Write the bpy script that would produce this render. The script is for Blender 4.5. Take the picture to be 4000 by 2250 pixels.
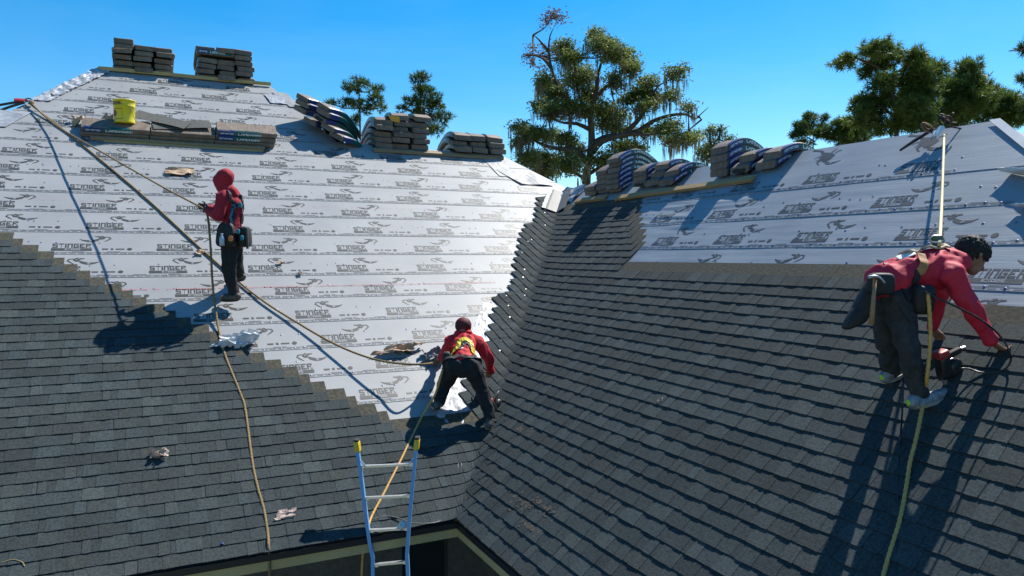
import bpy, bmesh, math, random
import numpy as np
from math import sin, cos, pi, sqrt, radians, atan2
from mathutils import Vector, Matrix, noise
from mathutils.bvhtree import BVHTree

for o in list(bpy.data.objects): bpy.data.objects.remove(o)
S = bpy.context.scene
COL = S.collection

# ---------------------------------------------------------------- camera, sky, sun, exposure
CAM = Vector((-2.8013, -6.9691, 5.6968))
cd = bpy.data.cameras.new('camera'); cam = bpy.data.objects.new('camera', cd); COL.objects.link(cam)
cd.sensor_width = 36; cd.lens = 36 * 2900 / 4000; cd.clip_end = 3000; cd.clip_start = .05
cam.location = CAM
cam.rotation_euler = (radians(90) - math.atan(125 / 2900), 0, radians(63.9 - 90))
S.camera = cam
SUN = Vector((.5545, .2117, .8048)).normalized()
w = bpy.data.worlds.new('World'); S.world = w; w.use_nodes = True
nt = w.node_tree; bg = nt.nodes['Background']
sky = nt.nodes.new('ShaderNodeTexSky'); sky.sky_type = 'NISHITA'; sky.sun_disc = False
sky.sun_elevation = math.asin(SUN.z); sky.sun_rotation = math.atan2(SUN.x, SUN.y)
sky.altitude = 0; sky.air_density = 1.0; sky.dust_density = .2; sky.ozone_density = 3.0
hsv = nt.nodes.new('ShaderNodeHueSaturation'); hsv.inputs['Saturation'].default_value = 1.5; hsv.inputs['Hue'].default_value = .495
nt.links.new(sky.outputs[0], hsv.inputs['Color'])
# very thin, even veil of high cirrus over the whole sky
tcw = nt.nodes.new('ShaderNodeTexCoord'); mpw = nt.nodes.new('ShaderNodeMapping'); mpw.inputs['Scale'].default_value = (1.2, 2.2, 6); mpw.inputs['Rotation'].default_value = (0, .25, .5)
nzw = nt.nodes.new('ShaderNodeTexNoise'); nzw.inputs['Scale'].default_value = 1.7; nzw.inputs['Detail'].default_value = 9; nzw.inputs['Roughness'].default_value = .6; nzw.inputs['Distortion'].default_value = .6
rpw = nt.nodes.new('ShaderNodeValToRGB'); rpw.color_ramp.elements[0].position = .48; rpw.color_ramp.elements[1].position = .80; rpw.color_ramp.elements[1].color = (.06, .06, .06, 1)
mxw = nt.nodes.new('ShaderNodeMix'); mxw.data_type = 'RGBA'; mxw.inputs[7].default_value = (5.2, 6.6, 8.2, 1)
nt.links.new(tcw.outputs['Generated'], mpw.inputs[0]); nt.links.new(mpw.outputs[0], nzw.inputs['Vector']); nt.links.new(nzw.outputs['Fac'], rpw.inputs[0])
nt.links.new(rpw.outputs[0], mxw.inputs['Factor']); nt.links.new(hsv.outputs[0], mxw.inputs[6]); nt.links.new(mxw.outputs[2], bg.inputs[0])
bg.inputs[1].default_value = .105
sd = bpy.data.lights.new('sun', 'SUN'); sun = bpy.data.objects.new('sun', sd); COL.objects.link(sun)
sd.energy = 5.0; sd.angle = radians(.53); sd.color = (1, .955, .88)
sun.rotation_euler = SUN.to_track_quat('Z', 'Y').to_euler()
sun.location = SUN * 60
S.view_settings.view_transform = 'Standard'; S.view_settings.look = 'None'
S.view_settings.exposure = 0.7; S.view_settings.gamma = 1; S.view_settings.use_curve_mapping = False
S.render.engine = 'CYCLES'
S.cycles.max_bounces = 6

# ---------------------------------------------------------------- helpers
RNG = random.Random(7)
def V(*a): return Vector(a if len(a) > 1 else a[0])
def tag(o, label=None, cat=None, group=None, kind=None):
    if label: o['label'] = label
    if cat: o['category'] = cat
    if group: o['group'] = group
    if kind: o['kind'] = kind
    return o
def thing(name, loc, label, cat, group=None):
    o = bpy.data.objects.new(name, None); COL.objects.link(o); o.location = loc
    o.empty_display_size = .1
    return tag(o, label, cat, group)
def obj(name, verts, faces, mat, parent=None, smooth=False, tone=None, kind=None, world=True):
    """one mesh object; verts are world coordinates, re-based on the parent thing's (unrotated) origin"""
    off = Vector((0, 0, 0))
    p = parent
    while p is not None: off += p.location; p = p.parent
    me = bpy.data.meshes.new(name)
    if world and off.length > 0: verts = [(v[0] - off.x, v[1] - off.y, v[2] - off.z) for v in verts]
    me.from_pydata([tuple(v) for v in verts], [], faces)
    if tone is not None:
        at = me.attributes.new('tone', 'FLOAT_COLOR', 'FACE')
        flat = []
        for t in tone:
            if isinstance(t, (int, float)): t = (t, 0, 0)
            flat += [t[0], t[1], t[2], 1.]
        at.data.foreach_set('color', flat)
    me.materials.append(mat)
    if smooth: me.polygons.foreach_set('use_smooth', [True] * len(me.polygons))
    me.update()
    o = bpy.data.objects.new(name, me); COL.objects.link(o)
    o.parent = parent
    if kind: o['kind'] = kind
    return o
class MB:
    """collects shapes into one mesh"""
    def __init__(s): s.v = []; s.f = []; s.t = []
    def add(s, v, f, t=None):
        n = len(s.v); s.v += [tuple(q) for q in v]; s.f += [tuple(i + n for i in q) for q in f]
        s.t += [t if t is not None else .5] * len(f)
    def quad(s, a, b, c, d, t=None): s.add([a, b, c, d], [(0, 1, 2, 3)], t)
    def box(s, c, ax, ay, az, sx, sy, sz, t=None):
        """box centred c with half extents along unit axes"""
        c = V(c); ax = V(ax) * sx; ay = V(ay) * sy; az = V(az) * sz
        v = [c + ax * i + ay * j + az * k for i in (-1, 1) for j in (-1, 1) for k in (-1, 1)]
        s.add(v, [(0, 1, 3, 2), (4, 6, 7, 5), (0, 4, 5, 1), (2, 3, 7, 6), (0, 2, 6, 4), (1, 5, 7, 3)], t)
    def tube(s, pts, r, n=8, cap=True, t=None, tw=0, lobes=3, amp=.16):
        pts = [V(p) for p in pts]; N = len(pts)
        rr = r if isinstance(r, (list, tuple)) else [r] * N
        v = []; f = []; up = None; dist = 0
        for i, p in enumerate(pts):
            d = (pts[min(i + 1, N - 1)] - pts[max(i - 1, 0)])
            d = d.normalized() if d.length > 1e-9 else V(0, 0, 1)
            if up is None: up = V(0, 0, 1) if abs(d.z) < .9 else V(1, 0, 0)
            x = d.cross(up).normalized(); up = x.cross(d).normalized()
            if i: dist += (p - pts[i - 1]).length
            for k in range(n):
                a = 2 * pi * k / n
                q = rr[i]
                if tw: q *= 1 + amp * cos(lobes * a - tw * dist)
                v.append(p + x * cos(a) * q + up * sin(a) * q)
        for i in range(N - 1):
            for k in range(n):
                f.append((i * n + k, i * n + (k + 1) % n, (i + 1) * n + (k + 1) % n, (i + 1) * n + k))
        if cap: f.append(tuple(range(n))[::-1]); f.append(tuple(range((N - 1) * n, N * n)))
        s.add(v, f, t)
    def build(s, name, mat, parent=None, smooth=False, kind=None):
        return obj(name, s.v, s.f, mat, parent, smooth, s.t, kind)
def catmull(pts, step):
    pts = [V(p) for p in pts]; P = [pts[0] * 2 - pts[1]] + pts + [pts[-1] * 2 - pts[-2]]
    out = []
    for i in range(1, len(P) - 2):
        n = max(2, int((P[i + 1] - P[i]).length / step))
        for k in range(n):
            t = k / n; a, b, c, d = P[i - 1], P[i], P[i + 1], P[i + 2]
            out.append(.5 * ((2 * b) + (c - a) * t + (2 * a - 5 * b + 4 * c - d) * t * t + (3 * b - a - 3 * c + d) * t ** 3))
    out.append(pts[-1])
    return out

# ---------------------------------------------------------------- materials
def mat(name, col, rough=.7, spec=.5, metal=0):
    m = bpy.data.materials.new(name); m.use_nodes = True
    b = m.node_tree.nodes['Principled BSDF']
    b.inputs['Base Color'].default_value = (*col, 1); b.inputs['Roughness'].default_value = rough
    b.inputs['Specular IOR Level'].default_value = spec; b.inputs['Metallic'].default_value = metal
    return m
def N(m, t, **kw):
    n = m.node_tree.nodes.new(t)
    for k, v in kw.items():
        if k in n.inputs.keys(): n.inputs[k].default_value = v
        else: setattr(n, k, v)
    return n
def L(m, a, b): m.node_tree.links.new(a, b)
def noisy(name, c1, c2, scale, rough=.8, detail=5, bump=0, bscale=None, spec=.4, objrand=0, tone=False, metal=0, coord='Object', stretch=None):
    """two-colour procedural material: noise mix, optional bump, per-object variation and per-face tone"""
    m = mat(name, c1, rough, spec, metal); b = m.node_tree.nodes['Principled BSDF']
    tc = N(m, 'ShaderNodeTexCoord'); src = tc.outputs[coord]
    if stretch:
        mp = N(m, 'ShaderNodeMapping'); mp.inputs['Scale'].default_value = stretch; L(m, src, mp.inputs[0]); src = mp.outputs[0]
    nz = N(m, 'ShaderNodeTexNoise'); nz.inputs['Scale'].default_value = scale; nz.inputs['Detail'].default_value = detail
    nz.inputs['Roughness'].default_value = .65; L(m, src, nz.inputs['Vector'])
    rp = N(m, 'ShaderNodeValToRGB'); rp.color_ramp.elements[0].position = .32; rp.color_ramp.elements[1].position = .68
    rp.color_ramp.elements[0].color = (*c1, 1); rp.color_ramp.elements[1].color = (*c2, 1)
    L(m, nz.outputs['Fac'], rp.inputs[0]); out = rp.outputs[0]
    if tone:
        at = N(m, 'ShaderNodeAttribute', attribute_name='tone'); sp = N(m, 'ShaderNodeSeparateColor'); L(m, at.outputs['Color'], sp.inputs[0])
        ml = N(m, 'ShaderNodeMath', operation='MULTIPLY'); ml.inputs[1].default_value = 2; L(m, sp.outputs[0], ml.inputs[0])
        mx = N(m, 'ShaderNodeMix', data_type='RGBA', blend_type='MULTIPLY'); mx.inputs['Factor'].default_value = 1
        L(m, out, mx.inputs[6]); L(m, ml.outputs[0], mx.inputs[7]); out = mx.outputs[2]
    if objrand:
        oi = N(m, 'ShaderNodeObjectInfo'); mr = N(m, 'ShaderNodeMapRange'); mr.inputs['To Min'].default_value = 1 - objrand; mr.inputs['To Max'].default_value = 1 + objrand
        L(m, oi.outputs['Random'], mr.inputs['Value'])
        mx = N(m, 'ShaderNodeMix', data_type='RGBA', blend_type='MULTIPLY'); mx.inputs['Factor'].default_value = 1
        L(m, out, mx.inputs[6]); L(m, mr.outputs[0], mx.inputs[7]); out = mx.outputs[2]
    L(m, out, b.inputs['Base Color'])
    if bump:
        n2 = N(m, 'ShaderNodeTexNoise'); n2.inputs['Scale'].default_value = bscale or scale; n2.inputs['Detail'].default_value = 4; L(m, src, n2.inputs['Vector'])
        bp = N(m, 'ShaderNodeBump'); bp.inputs['Strength'].default_value = bump; bp.inputs['Distance'].default_value = .01
        L(m, n2.outputs['Fac'], bp.inputs['Height']); L(m, bp.outputs[0], b.inputs['Normal'])
    return m

def shingle_mat():
    m = noisy('asphalt_shingle', (.017, .0245, .0265), (.054, .070, .0725), 60, rough=.92, detail=8, spec=.22, objrand=.10)
    nd = m.node_tree.nodes; b = nd['Principled BSDF']
    src = b.inputs['Base Color'].links[0].from_socket
    at = N(m, 'ShaderNodeAttribute', attribute_name='tone'); sp = N(m, 'ShaderNodeSeparateColor'); L(m, at.outputs['Color'], sp.inputs[0])
    ml = N(m, 'ShaderNodeMath', operation='MULTIPLY'); ml.inputs[1].default_value = 2; L(m, sp.outputs[0], ml.inputs[0])
    mx = N(m, 'ShaderNodeMix', data_type='RGBA', blend_type='MULTIPLY'); mx.inputs['Factor'].default_value = 1
    L(m, src, mx.inputs[6]); L(m, ml.outputs[0], mx.inputs[7])
    hu = N(m, 'ShaderNodeMix', data_type='RGBA', blend_type='MULTIPLY'); hu.inputs[7].default_value = (1.12, 1.0, .90, 1); L(m, sp.outputs[2], hu.inputs['Factor']); L(m, mx.outputs[2], hu.inputs[6]); mx = hu
    # headlap (ungranulated, olive brown) where green channel is set; scuffs (bare tan) by blue channel
    tc = N(m, 'ShaderNodeTexCoord'); nz = N(m, 'ShaderNodeTexNoise'); nz.inputs['Scale'].default_value = 30; L(m, tc.outputs['Object'], nz.inputs['Vector'])
    hl = N(m, 'ShaderNodeValToRGB'); hl.color_ramp.elements[0].color = (.042, .040, .031, 1); hl.color_ramp.elements[1].color = (.085, .077, .052, 1)
    hl.color_ramp.elements[0].position = .35; hl.color_ramp.elements[1].position = .65
    L(m, nz.outputs['Fac'], hl.inputs[0])
    m2 = N(m, 'ShaderNodeMix', data_type='RGBA'); L(m, sp.outputs[1], m2.inputs['Factor']); L(m, mx.outputs[2], m2.inputs[6]); L(m, hl.outputs[0], m2.inputs[7])
    L(m, m2.outputs[2], b.inputs['Base Color'])
    n2 = N(m, 'ShaderNodeTexNoise'); n2.inputs['Scale'].default_value = 420; n2.inputs['Detail'].default_value = 2; L(m, tc.outputs['Object'], n2.inputs['Vector'])
    bp = N(m, 'ShaderNodeBump'); bp.inputs['Strength'].default_value = .35; bp.inputs['Distance'].default_value = .002
    L(m, n2.outputs['Fac'], bp.inputs['Height']); L(m, bp.outputs[0], b.inputs['Normal'])
    return m
def underlay_mat(name, col, bumpk, rough):
    m = mat(name, col, rough, .34); b = m.node_tree.nodes['Principled BSDF']
    tc = N(m, 'ShaderNodeTexCoord')
    nz = N(m, 'ShaderNodeTexNoise'); nz.inputs['Scale'].default_value = 1.4; nz.inputs['Detail'].default_value = 6; L(m, tc.outputs['UV'], nz.inputs['Vector'])
    rp = N(m, 'ShaderNodeValToRGB'); rp.color_ramp.elements[0].position = .3; rp.color_ramp.elements[1].position = .7
    rp.color_ramp.elements[0].color = (col[0] * .88, col[1] * .88, col[2] * .88, 1); rp.color_ramp.elements[1].color = (min(1, col[0] * 1.08), min(1, col[1] * 1.07), min(1, col[2] * 1.05), 1)
    L(m, nz.outputs['Fac'], rp.inputs[0])
    # trodden dirt, light brown patches
    n3 = N(m, 'ShaderNodeTexNoise'); n3.inputs['Scale'].default_value = .9; n3.inputs['Detail'].default_value = 7; L(m, tc.outputs['UV'], n3.inputs['Vector'])
    r3 = N(m, 'ShaderNodeValToRGB'); r3.color_ramp.elements[0].position = .6; r3.color_ramp.elements[1].position = .8; r3.color_ramp.elements[1].color = (.35, .35, .35, 1)
    L(m, n3.outputs['Fac'], r3.inputs[0])
    mx = N(m, 'ShaderNodeMix', data_type='RGBA'); L(m, r3.outputs[0], mx.inputs['Factor']); L(m, rp.outputs[0], mx.inputs[6]); mx.inputs[7].default_value = (.34, .30, .25, 1)
    L(m, mx.outputs[2], b.inputs['Base Color'])
    mp = N(m, 'ShaderNodeMapping'); mp.inputs['Scale'].default_value = (1.6, 26, 1); L(m, tc.outputs['UV'], mp.inputs[0])
    n2 = N(m, 'ShaderNodeTexNoise'); n2.inputs['Scale'].default_value = 1.6; n2.inputs['Detail'].default_value = 6; n2.inputs['Distortion'].default_value = .5; L(m, mp.outputs[0], n2.inputs['Vector'])
    bp = N(m, 'ShaderNodeBump'); bp.inputs['Strength'].default_value = bumpk; bp.inputs['Distance'].default_value = .012
    L(m, n2.outputs['Fac'], bp.inputs['Height']); L(m, bp.outputs[0], b.inputs['Normal'])
    return m
M = {}
M['shingle'] = shingle_mat()
M['under_a'] = underlay_mat('synthetic_underlayment', (.275, .284, .288), .14, .52)
M['under_b'] = underlay_mat('wrinkled_sky_tinted_underlayment', (.225, .255, .285), .15, .46)  # same sheet as the left slope, sky's blue reflection put into its colour
M['foil'] = noisy('silver_flashing_tape', (.22, .235, .255), (.42, .44, .46), 9, rough=.46, bump=.7, bscale=14, metal=.12)
M['print'] = noisy('grey_print_and_lap_shade', (.040, .040, .036), (.062, .061, .053), 14, rough=.45)
M['print_light'] = mat('pale_print', (.25, .27, .28), .45)
M['nail'] = mat('blue_cap_nail', (.06, .11, .26), .4)
M['nail_a'] = mat('grey_cap_nail', (.13, .17, .26), .4)
M['chalk'] = None
M['kraft'] = noisy('kraft_wrapper', (.11, .08, .057), (.195, .15, .11), 9, rough=.6, detail=6, bump=.6, bscale=22, objrand=.14)
M['kraft_scrap'] = noisy('torn_kraft_paper', (.30, .185, .10), (.50, .36, .23), 7, rough=.55, bump=.5, bscale=20)
M['kraft_dull'] = noisy('weathered_kraft_paper', (.22, .16, .13), (.40, .32, .27), 7, rough=.5, bump=.5, bscale=20)
M['blue'] = noisy('blue_wrapper_print', (.010, .032, .13), (.018, .048, .18), 12, rough=.32, bump=.4, bscale=25)
M['teal'] = noisy('teal_wrapper_print', (.006, .066, .070), (.011, .10, .10), 12, rough=.32, bump=.4, bscale=25)
M['white_print'] = mat('white_print', (.62, .68, .72), .45)
M['lumber'] = noisy('pine_lumber', (.36, .25, .09), (.52, .38, .16), 3, rough=.65, detail=8, stretch=(2, 14, 14), bump=.2)
M['lumber_b'] = noisy('brown_lumber', (.25, .165, .07), (.38, .26, .12), 3, rough=.7, detail=8, stretch=(14, 2, 14), bump=.2)
M['lumber_old'] = noisy('weathered_lumber', (.20, .145, .085), (.36, .27, .16), 3, rough=.75, detail=8, stretch=(14, 2, 14), bump=.2)
M['galv'] = noisy('galvanised_flashing', (.10, .10, .095), (.15, .15, .14), 6, rough=.6, metal=.0)
M['fascia'] = noisy('tan_fascia_paint', (.40, .31, .14), (.47, .37, .18), 3, rough=.6)
M['soffit'] = noisy('grey_soffit', (.13, .135, .135), (.17, .175, .175), 2, rough=.8)
M['drip'] = mat('black_drip_edge', (.012, .012, .013), .5)
M['block'] = noisy('concrete_block', (.07, .068, .064), (.115, .11, .10), 18, rough=.95, bump=.5, bscale=60)
M['mortar'] = noisy('mortar', (.16, .155, .15), (.2, .195, .19), 25, rough=.95)
M['dark_in'] = mat('dark_interior', (.02, .02, .02), .9)
M['glass'] = mat('window_glass', (.015, .02, .022), .06, .6)
M['winframe'] = mat('dark_window_frame', (.03, .03, .032), .5)
M['ground'] = noisy('sandy_yard', (.19, .15, .10), (.12, .14, .055), .25, rough=1, detail=9)
M['deck'] = noisy('roof_decking', (.3, .22, .13), (.4, .3, .19), 5, rough=.9)
M['rope'] = noisy('manila_rope', (.15, .092, .035), (.29, .195, .085), 60, rough=.85, bump=.4, bscale=150)
M['rope_y'] = noisy('yellow_rope', (.44, .235, .055), (.60, .36, .11), 60, rough=.6, bump=.3, bscale=150)
M['rope_w'] = noisy('pale_yellow_rope', (.55, .43, .17), (.74, .62, .33), 60, rough=.6, bump=.3, bscale=150)
M['hose'] = mat('black_air_hose', (.012, .012, .014), .35)
M['hose_g'] = mat('grey_air_hose', (.11, .105, .095), .45)
M['strap'] = noisy('black_webbing', (.010, .010, .012), (.025, .025, .028), 40, rough=.7)
M['ladder_blue'] = noisy('blue_fibreglass', (.12, .28, .50), (.17, .34, .56), 6, rough=.4)
M['alu'] = noisy('aluminium', (.60, .62, .64), (.75, .76, .78), 20, rough=.3, metal=.7)
M['yellow_pl'] = noisy('yellow_plastic', (.55, .38, .02), (.66, .47, .03), 10, rough=.45)
M['bucket'] = noisy('yellow_pail_paint', (.62, .50, .015), (.72, .60, .03), 5, rough=.35)
M['red_print'] = mat('dark_red_print', (.16, .018, .012), .4)
M['red'] = noisy('red_plastic', (.30, .02, .02), (.4, .04, .035), 10, rough=.4)
M['steel'] = mat('steel', (.35, .35, .36), .35, metal=.9)
M['dark_metal'] = mat('dark_metal', (.03, .03, .03), .4, metal=.4)
M['wood_handle'] = noisy('wooden_handle', (.22, .12, .055), (.34, .2, .10), 6, rough=.55, stretch=(1, 1, 8))
M['white_plastic'] = mat('white_plastic', (.75, .76, .76), .4)
M['bark'] = noisy('oak_bark', (.045, .036, .028), (.10, .082, .065), 3, rough=.95, bump=.8, bscale=9)
M['pinebark'] = noisy('pine_bark', (.055, .040, .030), (.12, .09, .07), 3, rough=.95, bump=.8, bscale=9)
def leafmat(name, c1, c2, rough=.55, trans=.5):
    m = noisy(name, c1, c2, .7, rough=rough, detail=4, spec=.3, tone=True)
    nt = m.node_tree; b = nt.nodes['Principled BSDF']; out = nt.nodes['Material Output']
    tr = N(m, 'ShaderNodeBsdfTranslucent'); src = b.inputs['Base Color'].links[0].from_socket
    L(m, src, tr.inputs[0]); mx = N(m, 'ShaderNodeMixShader'); mx.inputs[0].default_value = trans
    L(m, b.outputs[0], mx.inputs[1]); L(m, tr.outputs[0], mx.inputs[2]); L(m, mx.outputs[0], out.inputs[0])
    return m
M['oak_leaf'] = leafmat('live_oak_leaf', (.075, .12, .026), (.18, .215, .055))
M['dry_leaf'] = leafmat('rusty_dead_leaf', (.10, .060, .045), (.15, .095, .07))
M['moss'] = leafmat('spanish_moss', (.13, .118, .078), (.20, .185, .135), .8, .35)
M['needle'] = leafmat('pine_needle', (.055, .105, .022), (.14, .185, .038), .5, .42)
M['needle_dark'] = leafmat('dark_pine_needle', (.036, .075, .020), (.085, .13, .032), .5, .42)

# ---------------------------------------------------------------- roof geometry
E0 = V(0, 0, 3.0); MA, MBs = .69, .865
KA, KB = sqrt(1 + MA * MA), sqrt(1 + MBs * MBs); QQ = MBs / MA; LW = sqrt(1 + QQ * QQ + MBs * MBs)
AX, AY, AN = V(1, 0, 0), V(0, 1, MA) / KA, V(0, -MA, 1) / KA          # left slope: along course, up slope, normal
BX, BY, BN = V(0, -1, 0), V(1, 0, MBs) / KB, V(-MBs, 0, 1) / KB       # right slope
def A(u, v, h=0): return E0 + AX * u + AY * v + AN * h
def B(u, v, h=0): return E0 + BX * u + BY * v + BN * h
WV = V(1, QQ, MBs) / LW                                              # valley direction
APERP = (AX * (-QQ * KA) + AY) / LW; BPERP = (BX * KB + BY * QQ) / LW
RV = .055
def fold(s, pb, h):
    """surface folded through the valley, pb = distance on the right slope (negative: left slope)"""
    r = sqrt(pb * pb + RV * RV); t = min(1, max(0, (abs(pb) - .25) / .25)); t = t * t * (3 - 2 * t)
    r = r * (1 - t) + abs(pb) * t; h += .010 * (1 - t); kb = (pb + r) / 2; ka = (r - pb) / 2
    n = (BN * kb + AN * ka).normalized()
    return E0 + WV * s + BPERP * kb + APERP * ka + n * h
def Bf(u, v, h=0): return fold((-QQ * u + KB * v) / LW, (KB * u + QQ * v) / LW, h)
def Af(u, v, h=0): return fold((u + QQ * KA * v) / LW, -(-QQ * KA * u + v) / LW, h)
EXP = .1412; SH = .33; SW = .984
def AL(v): return -4.842 + (v - 8.63) * .586
def AR(v):
    if v <= 7.119: return v / (QQ * KA)
    if v <= 8.3601: return 4.674 + (v - 7.119) * (3.77 - 4.674) / (8.36 - 7.119)
    return .458 + (v - 8.36) * (-.508 - .458) / (10.89 - 8.36)
VTOP = 10.89; VLOW = 8.36; VB = 6.13          # top ridge, low ridge, right-wing ridge (slope distance)
UBH = 2.52                                     # right-wing ridge end
def BLf(v): return -QQ * v / KB
def BRf(v): return UBH + (VB - v) * 1.0        # hip at the near end of the right wing

ground = obj('ground', [(-1500, -1500, 0), (1500, -1500, 0), (1500, 1500, 0), (-1500, 1500, 0)], [(0, 1, 2, 3)], M['ground']); tag(ground, kind='structure', label='sandy yard and grass around the house')

house = thing('house', (0, 0, 0), 'hip roofed house with half shingled steep roof, tan fascia and block walls', 'house')
# decks (one closed sheet per slope, 2 cm below the finished surface)
DH = -.012
def poly(name, pts, m, parent, **k): return obj(name, pts, [tuple(range(len(pts)))], m, parent, **k)
poly('roof_deck', [A(u, v, DH) for u, v in ((-8.5, 0), (0, 0), (4.674, 7.119), (3.77, 8.36), (.458, 8.36), (-.508, VTOP), (-3.52, VTOP), (AL(4), 4), (-8.5, 2.39))], M['deck'], house)
poly('roof_deck', [B(u, v, DH) for u, v in ((0, 0), (BRf(0), 0), (UBH, VB), (BLf(VB), VB))], M['deck'], house)
# far slopes of the roof, hidden from the photograph
zt = A(0, VTOP).z; yt = A(0, VTOP).y; zl = A(0, VLOW).z; yl = A(0, VLOW).y; zb = B(0, VB).z; xb = B(0, VB).x
RT = A(-.508, VTOP); LT = A(-3.52, VTOP)
rear = [
    [LT, RT, (2.5, yt + 5.5, 3.0), (-7.5, yt + 5.5, 3.0)],
    [RT, A(.458, VLOW), (4.6, yl + 3.2, 4.6), (2.5, yt + 5.5, 3.0)],
    [A(.458, VLOW), A(3.77, VLOW), (7.6, yl + 4.4, 3.0), (2.5, yt + 5.5, 3.0)],
    [A(3.77, VLOW), A(4.674, 7.119), (8.8, 6.2, 3.2), (7.6, yl + 4.4, 3.0)],
    [B(BLf(VB), VB), B(UBH, VB), (9.2, -6.5, 3.0), (9.2, 6.2, 3.0)],
    [B(UBH, VB), B(BRf(0), 0), (9.2, -7.9, 3.0)],
    [LT, (-7.5, yt + 5.5, 3.0), (-10.5, 8, 3.0), A(-8.5, 2.39)],
]
for q in rear:
    q = [V(a) - V(0, 0, .02) for a in q]
    poly('rear_slope', q, M['under_a'], house)
# walls, fascia, drip edge
def bx(name, x0, x1, y0, y1, z0, z1, m, parent=house, **k):
    b = MB(); b.box(((x0 + x1) / 2, (y0 + y1) / 2, (z0 + z1) / 2), (1, 0, 0), (0, 1, 0), (0, 0, 1), abs(x1 - x0) / 2, abs(y1 - y0) / 2, abs(z1 - z0) / 2)
    return b.build(name, m, parent, **k)
bx('fascia', -8.5, -.012, -.015, .012, 2.83, 2.965, M['fascia'])
bx('fascia', -.012, .015, -7.5, .012, 2.828, 2.965, M['fascia'])
bx('drip_edge', -8.5, -.03, -.035, -.016, 2.925, 2.985, M['drip'])
bx('drip_edge', -.035, -.016, -7.5, -.036, 2.925, 2.985, M['drip'])
bx('soffit', -8.5, .5, .013, .5, 2.835, 2.847, M['soffit'])
bx('soffit', .016, .5, -7.5, .0125, 2.835, 2.847, M['soffit'])
bx('frieze_board', -8.5, .455, .44, .47, 2.68, 2.834, M['soffit'])
bx('frieze_board', .44, .47, -7.5, .438, 2.68, 2.834, M['soffit'])
# left-slope wall with a window opening (built as four blocks round it)
WX0, WX1, WZ1, WZ0 = -.45, .10, 2.64, 1.1
bx('wall', -8.5, WX0, .475, .65, 0, 2.7, M['block']); bx('wall', WX1, .65, .475, .65, 0, 2.7, M['block'])
bx('wall', WX0, WX1, .475, .65, WZ1, 2.7, M['block']); bx('wall', WX0, WX1, .475, .65, 0, WZ0, M['block'])
bx('wall', .475, .65, -7.5, .474, 0, 2.7, M['block'])
win = bx('window', WX0, WX1, .60, .612, WZ0, WZ1, M['glass'])
for z in (WZ0 + .02, (WZ0 + WZ1) / 2, WZ1 - .02): bx('window_rail', WX0, WX1, .565, .598, z - .02, z + .02, M['winframe'], win)
for x in (WX0 + .02, WX1 - .02): bx('window_stile', x - .02, x + .02, .56, .59, WZ0, WZ1, M['winframe'], win)

# ---------------------------------------------------------------- underlayment sheets with their print and painted lap shadow lines
ROWH = .5085
def sheet_h(slope, vb, u, v):
    t = (v - vb) / ROWH
    lift = .0075 - .0055 * min(1, max(0, t))
    if slope == 'A':
        return lift + .0012 * noise.noise((u * 1.3, v * 3, vb))
    md = .4 + .8 * max(0, noise.noise((u * .55, v * 1.2, vb)) + .25)
    wv = (noise.noise((u * 1.3, v * 13, vb * 7)) * .0030 + noise.noise((u * 3.1 + v * 2, v * 27, 3 + vb * 7)) * .0015) * md
    big = math.exp(-((u + .9) / .9) ** 2 - ((v - 5.05) / .45) ** 2) * .022 * noise.noise((u * 1.1 + v * 2, v * 13, 9))
    return lift + .004 + wv + big
def sheet(slope, vb, vt, ul, ur, mt):
    nu, nv = (110, 22) if slope == 'B' else (70, 5)
    P3 = A if slope == 'A' else B
    vs = []; uvs = []; fs = []
    for j in range(nv + 1):
        v = vb + (vt - vb) * j / nv
        l, r = ul(v), ur(v)
        for i in range(nu + 1):
            u = l + (r - l) * i / nu
            vs.append(P3(u, v, sheet_h(slope, vb, u, v))); uvs.append((u, v))
    for j in range(nv):
        for i in range(nu): a = j * (nu + 1) + i; fs.append((a, a + 1, a + nu + 2, a + nu + 1))
    n0 = len(vs)                                   # lower edge turned down so the lap has a thickness
    for i in range(nu + 1): vs += [P3(*uvs[i], -.004), vs[i]]; uvs += [uvs[i], uvs[i]]
    for i in range(nu): a = n0 + 2 * i; fs.append((a, a + 2, a + 3, a + 1))
    o = obj('underlayment_sheet', vs, fs, mt, house, smooth=True)
    ly = o.data.uv_layers.new(name='UVMap')
    for lp in o.data.loops: ly.data[lp.index].uv = uvs[lp.vertex_index]
    return o
FONT = {'S': '11111 1.... 11111 ....1 11111', 'T': '11111 ..1.. ..1.. ..1.. ..1..', 'I': '.1. .1. .1. .1. .1.', 'N': '11111 1...1 1...1 1...1 1...1',
 'G': '11111 1.... 1.111 1...1 11111', 'E': '11111 1.... 1111. 1.... 11111', 'R': '11111 1...1 1111. 1..1. 1...1', 'X': '1...1 .1.1. ..1.. .1.1. 1...1',
 'O': '11111 1...1 1...1 1...1 11111', '2': '11111 ....1 11111 1.... 11111', '5': '11111 1.... 11111 ....1 11111', 'L': '1.... 1.... 1.... 1.... 11111',
 'A': '.111. 1...1 11111 1...1 1...1', 'D': '1111. 1...1 1...1 1...1 1111.', 'M': '1...1 11.11 1.1.1 1...1 1...1', 'K': '1...1 1..1. 111.. 1..1. 1...1',
 'C': '11111 1.... 1.... 1.... 11111', ' ': '.. .. .. .. ..'}
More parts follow.
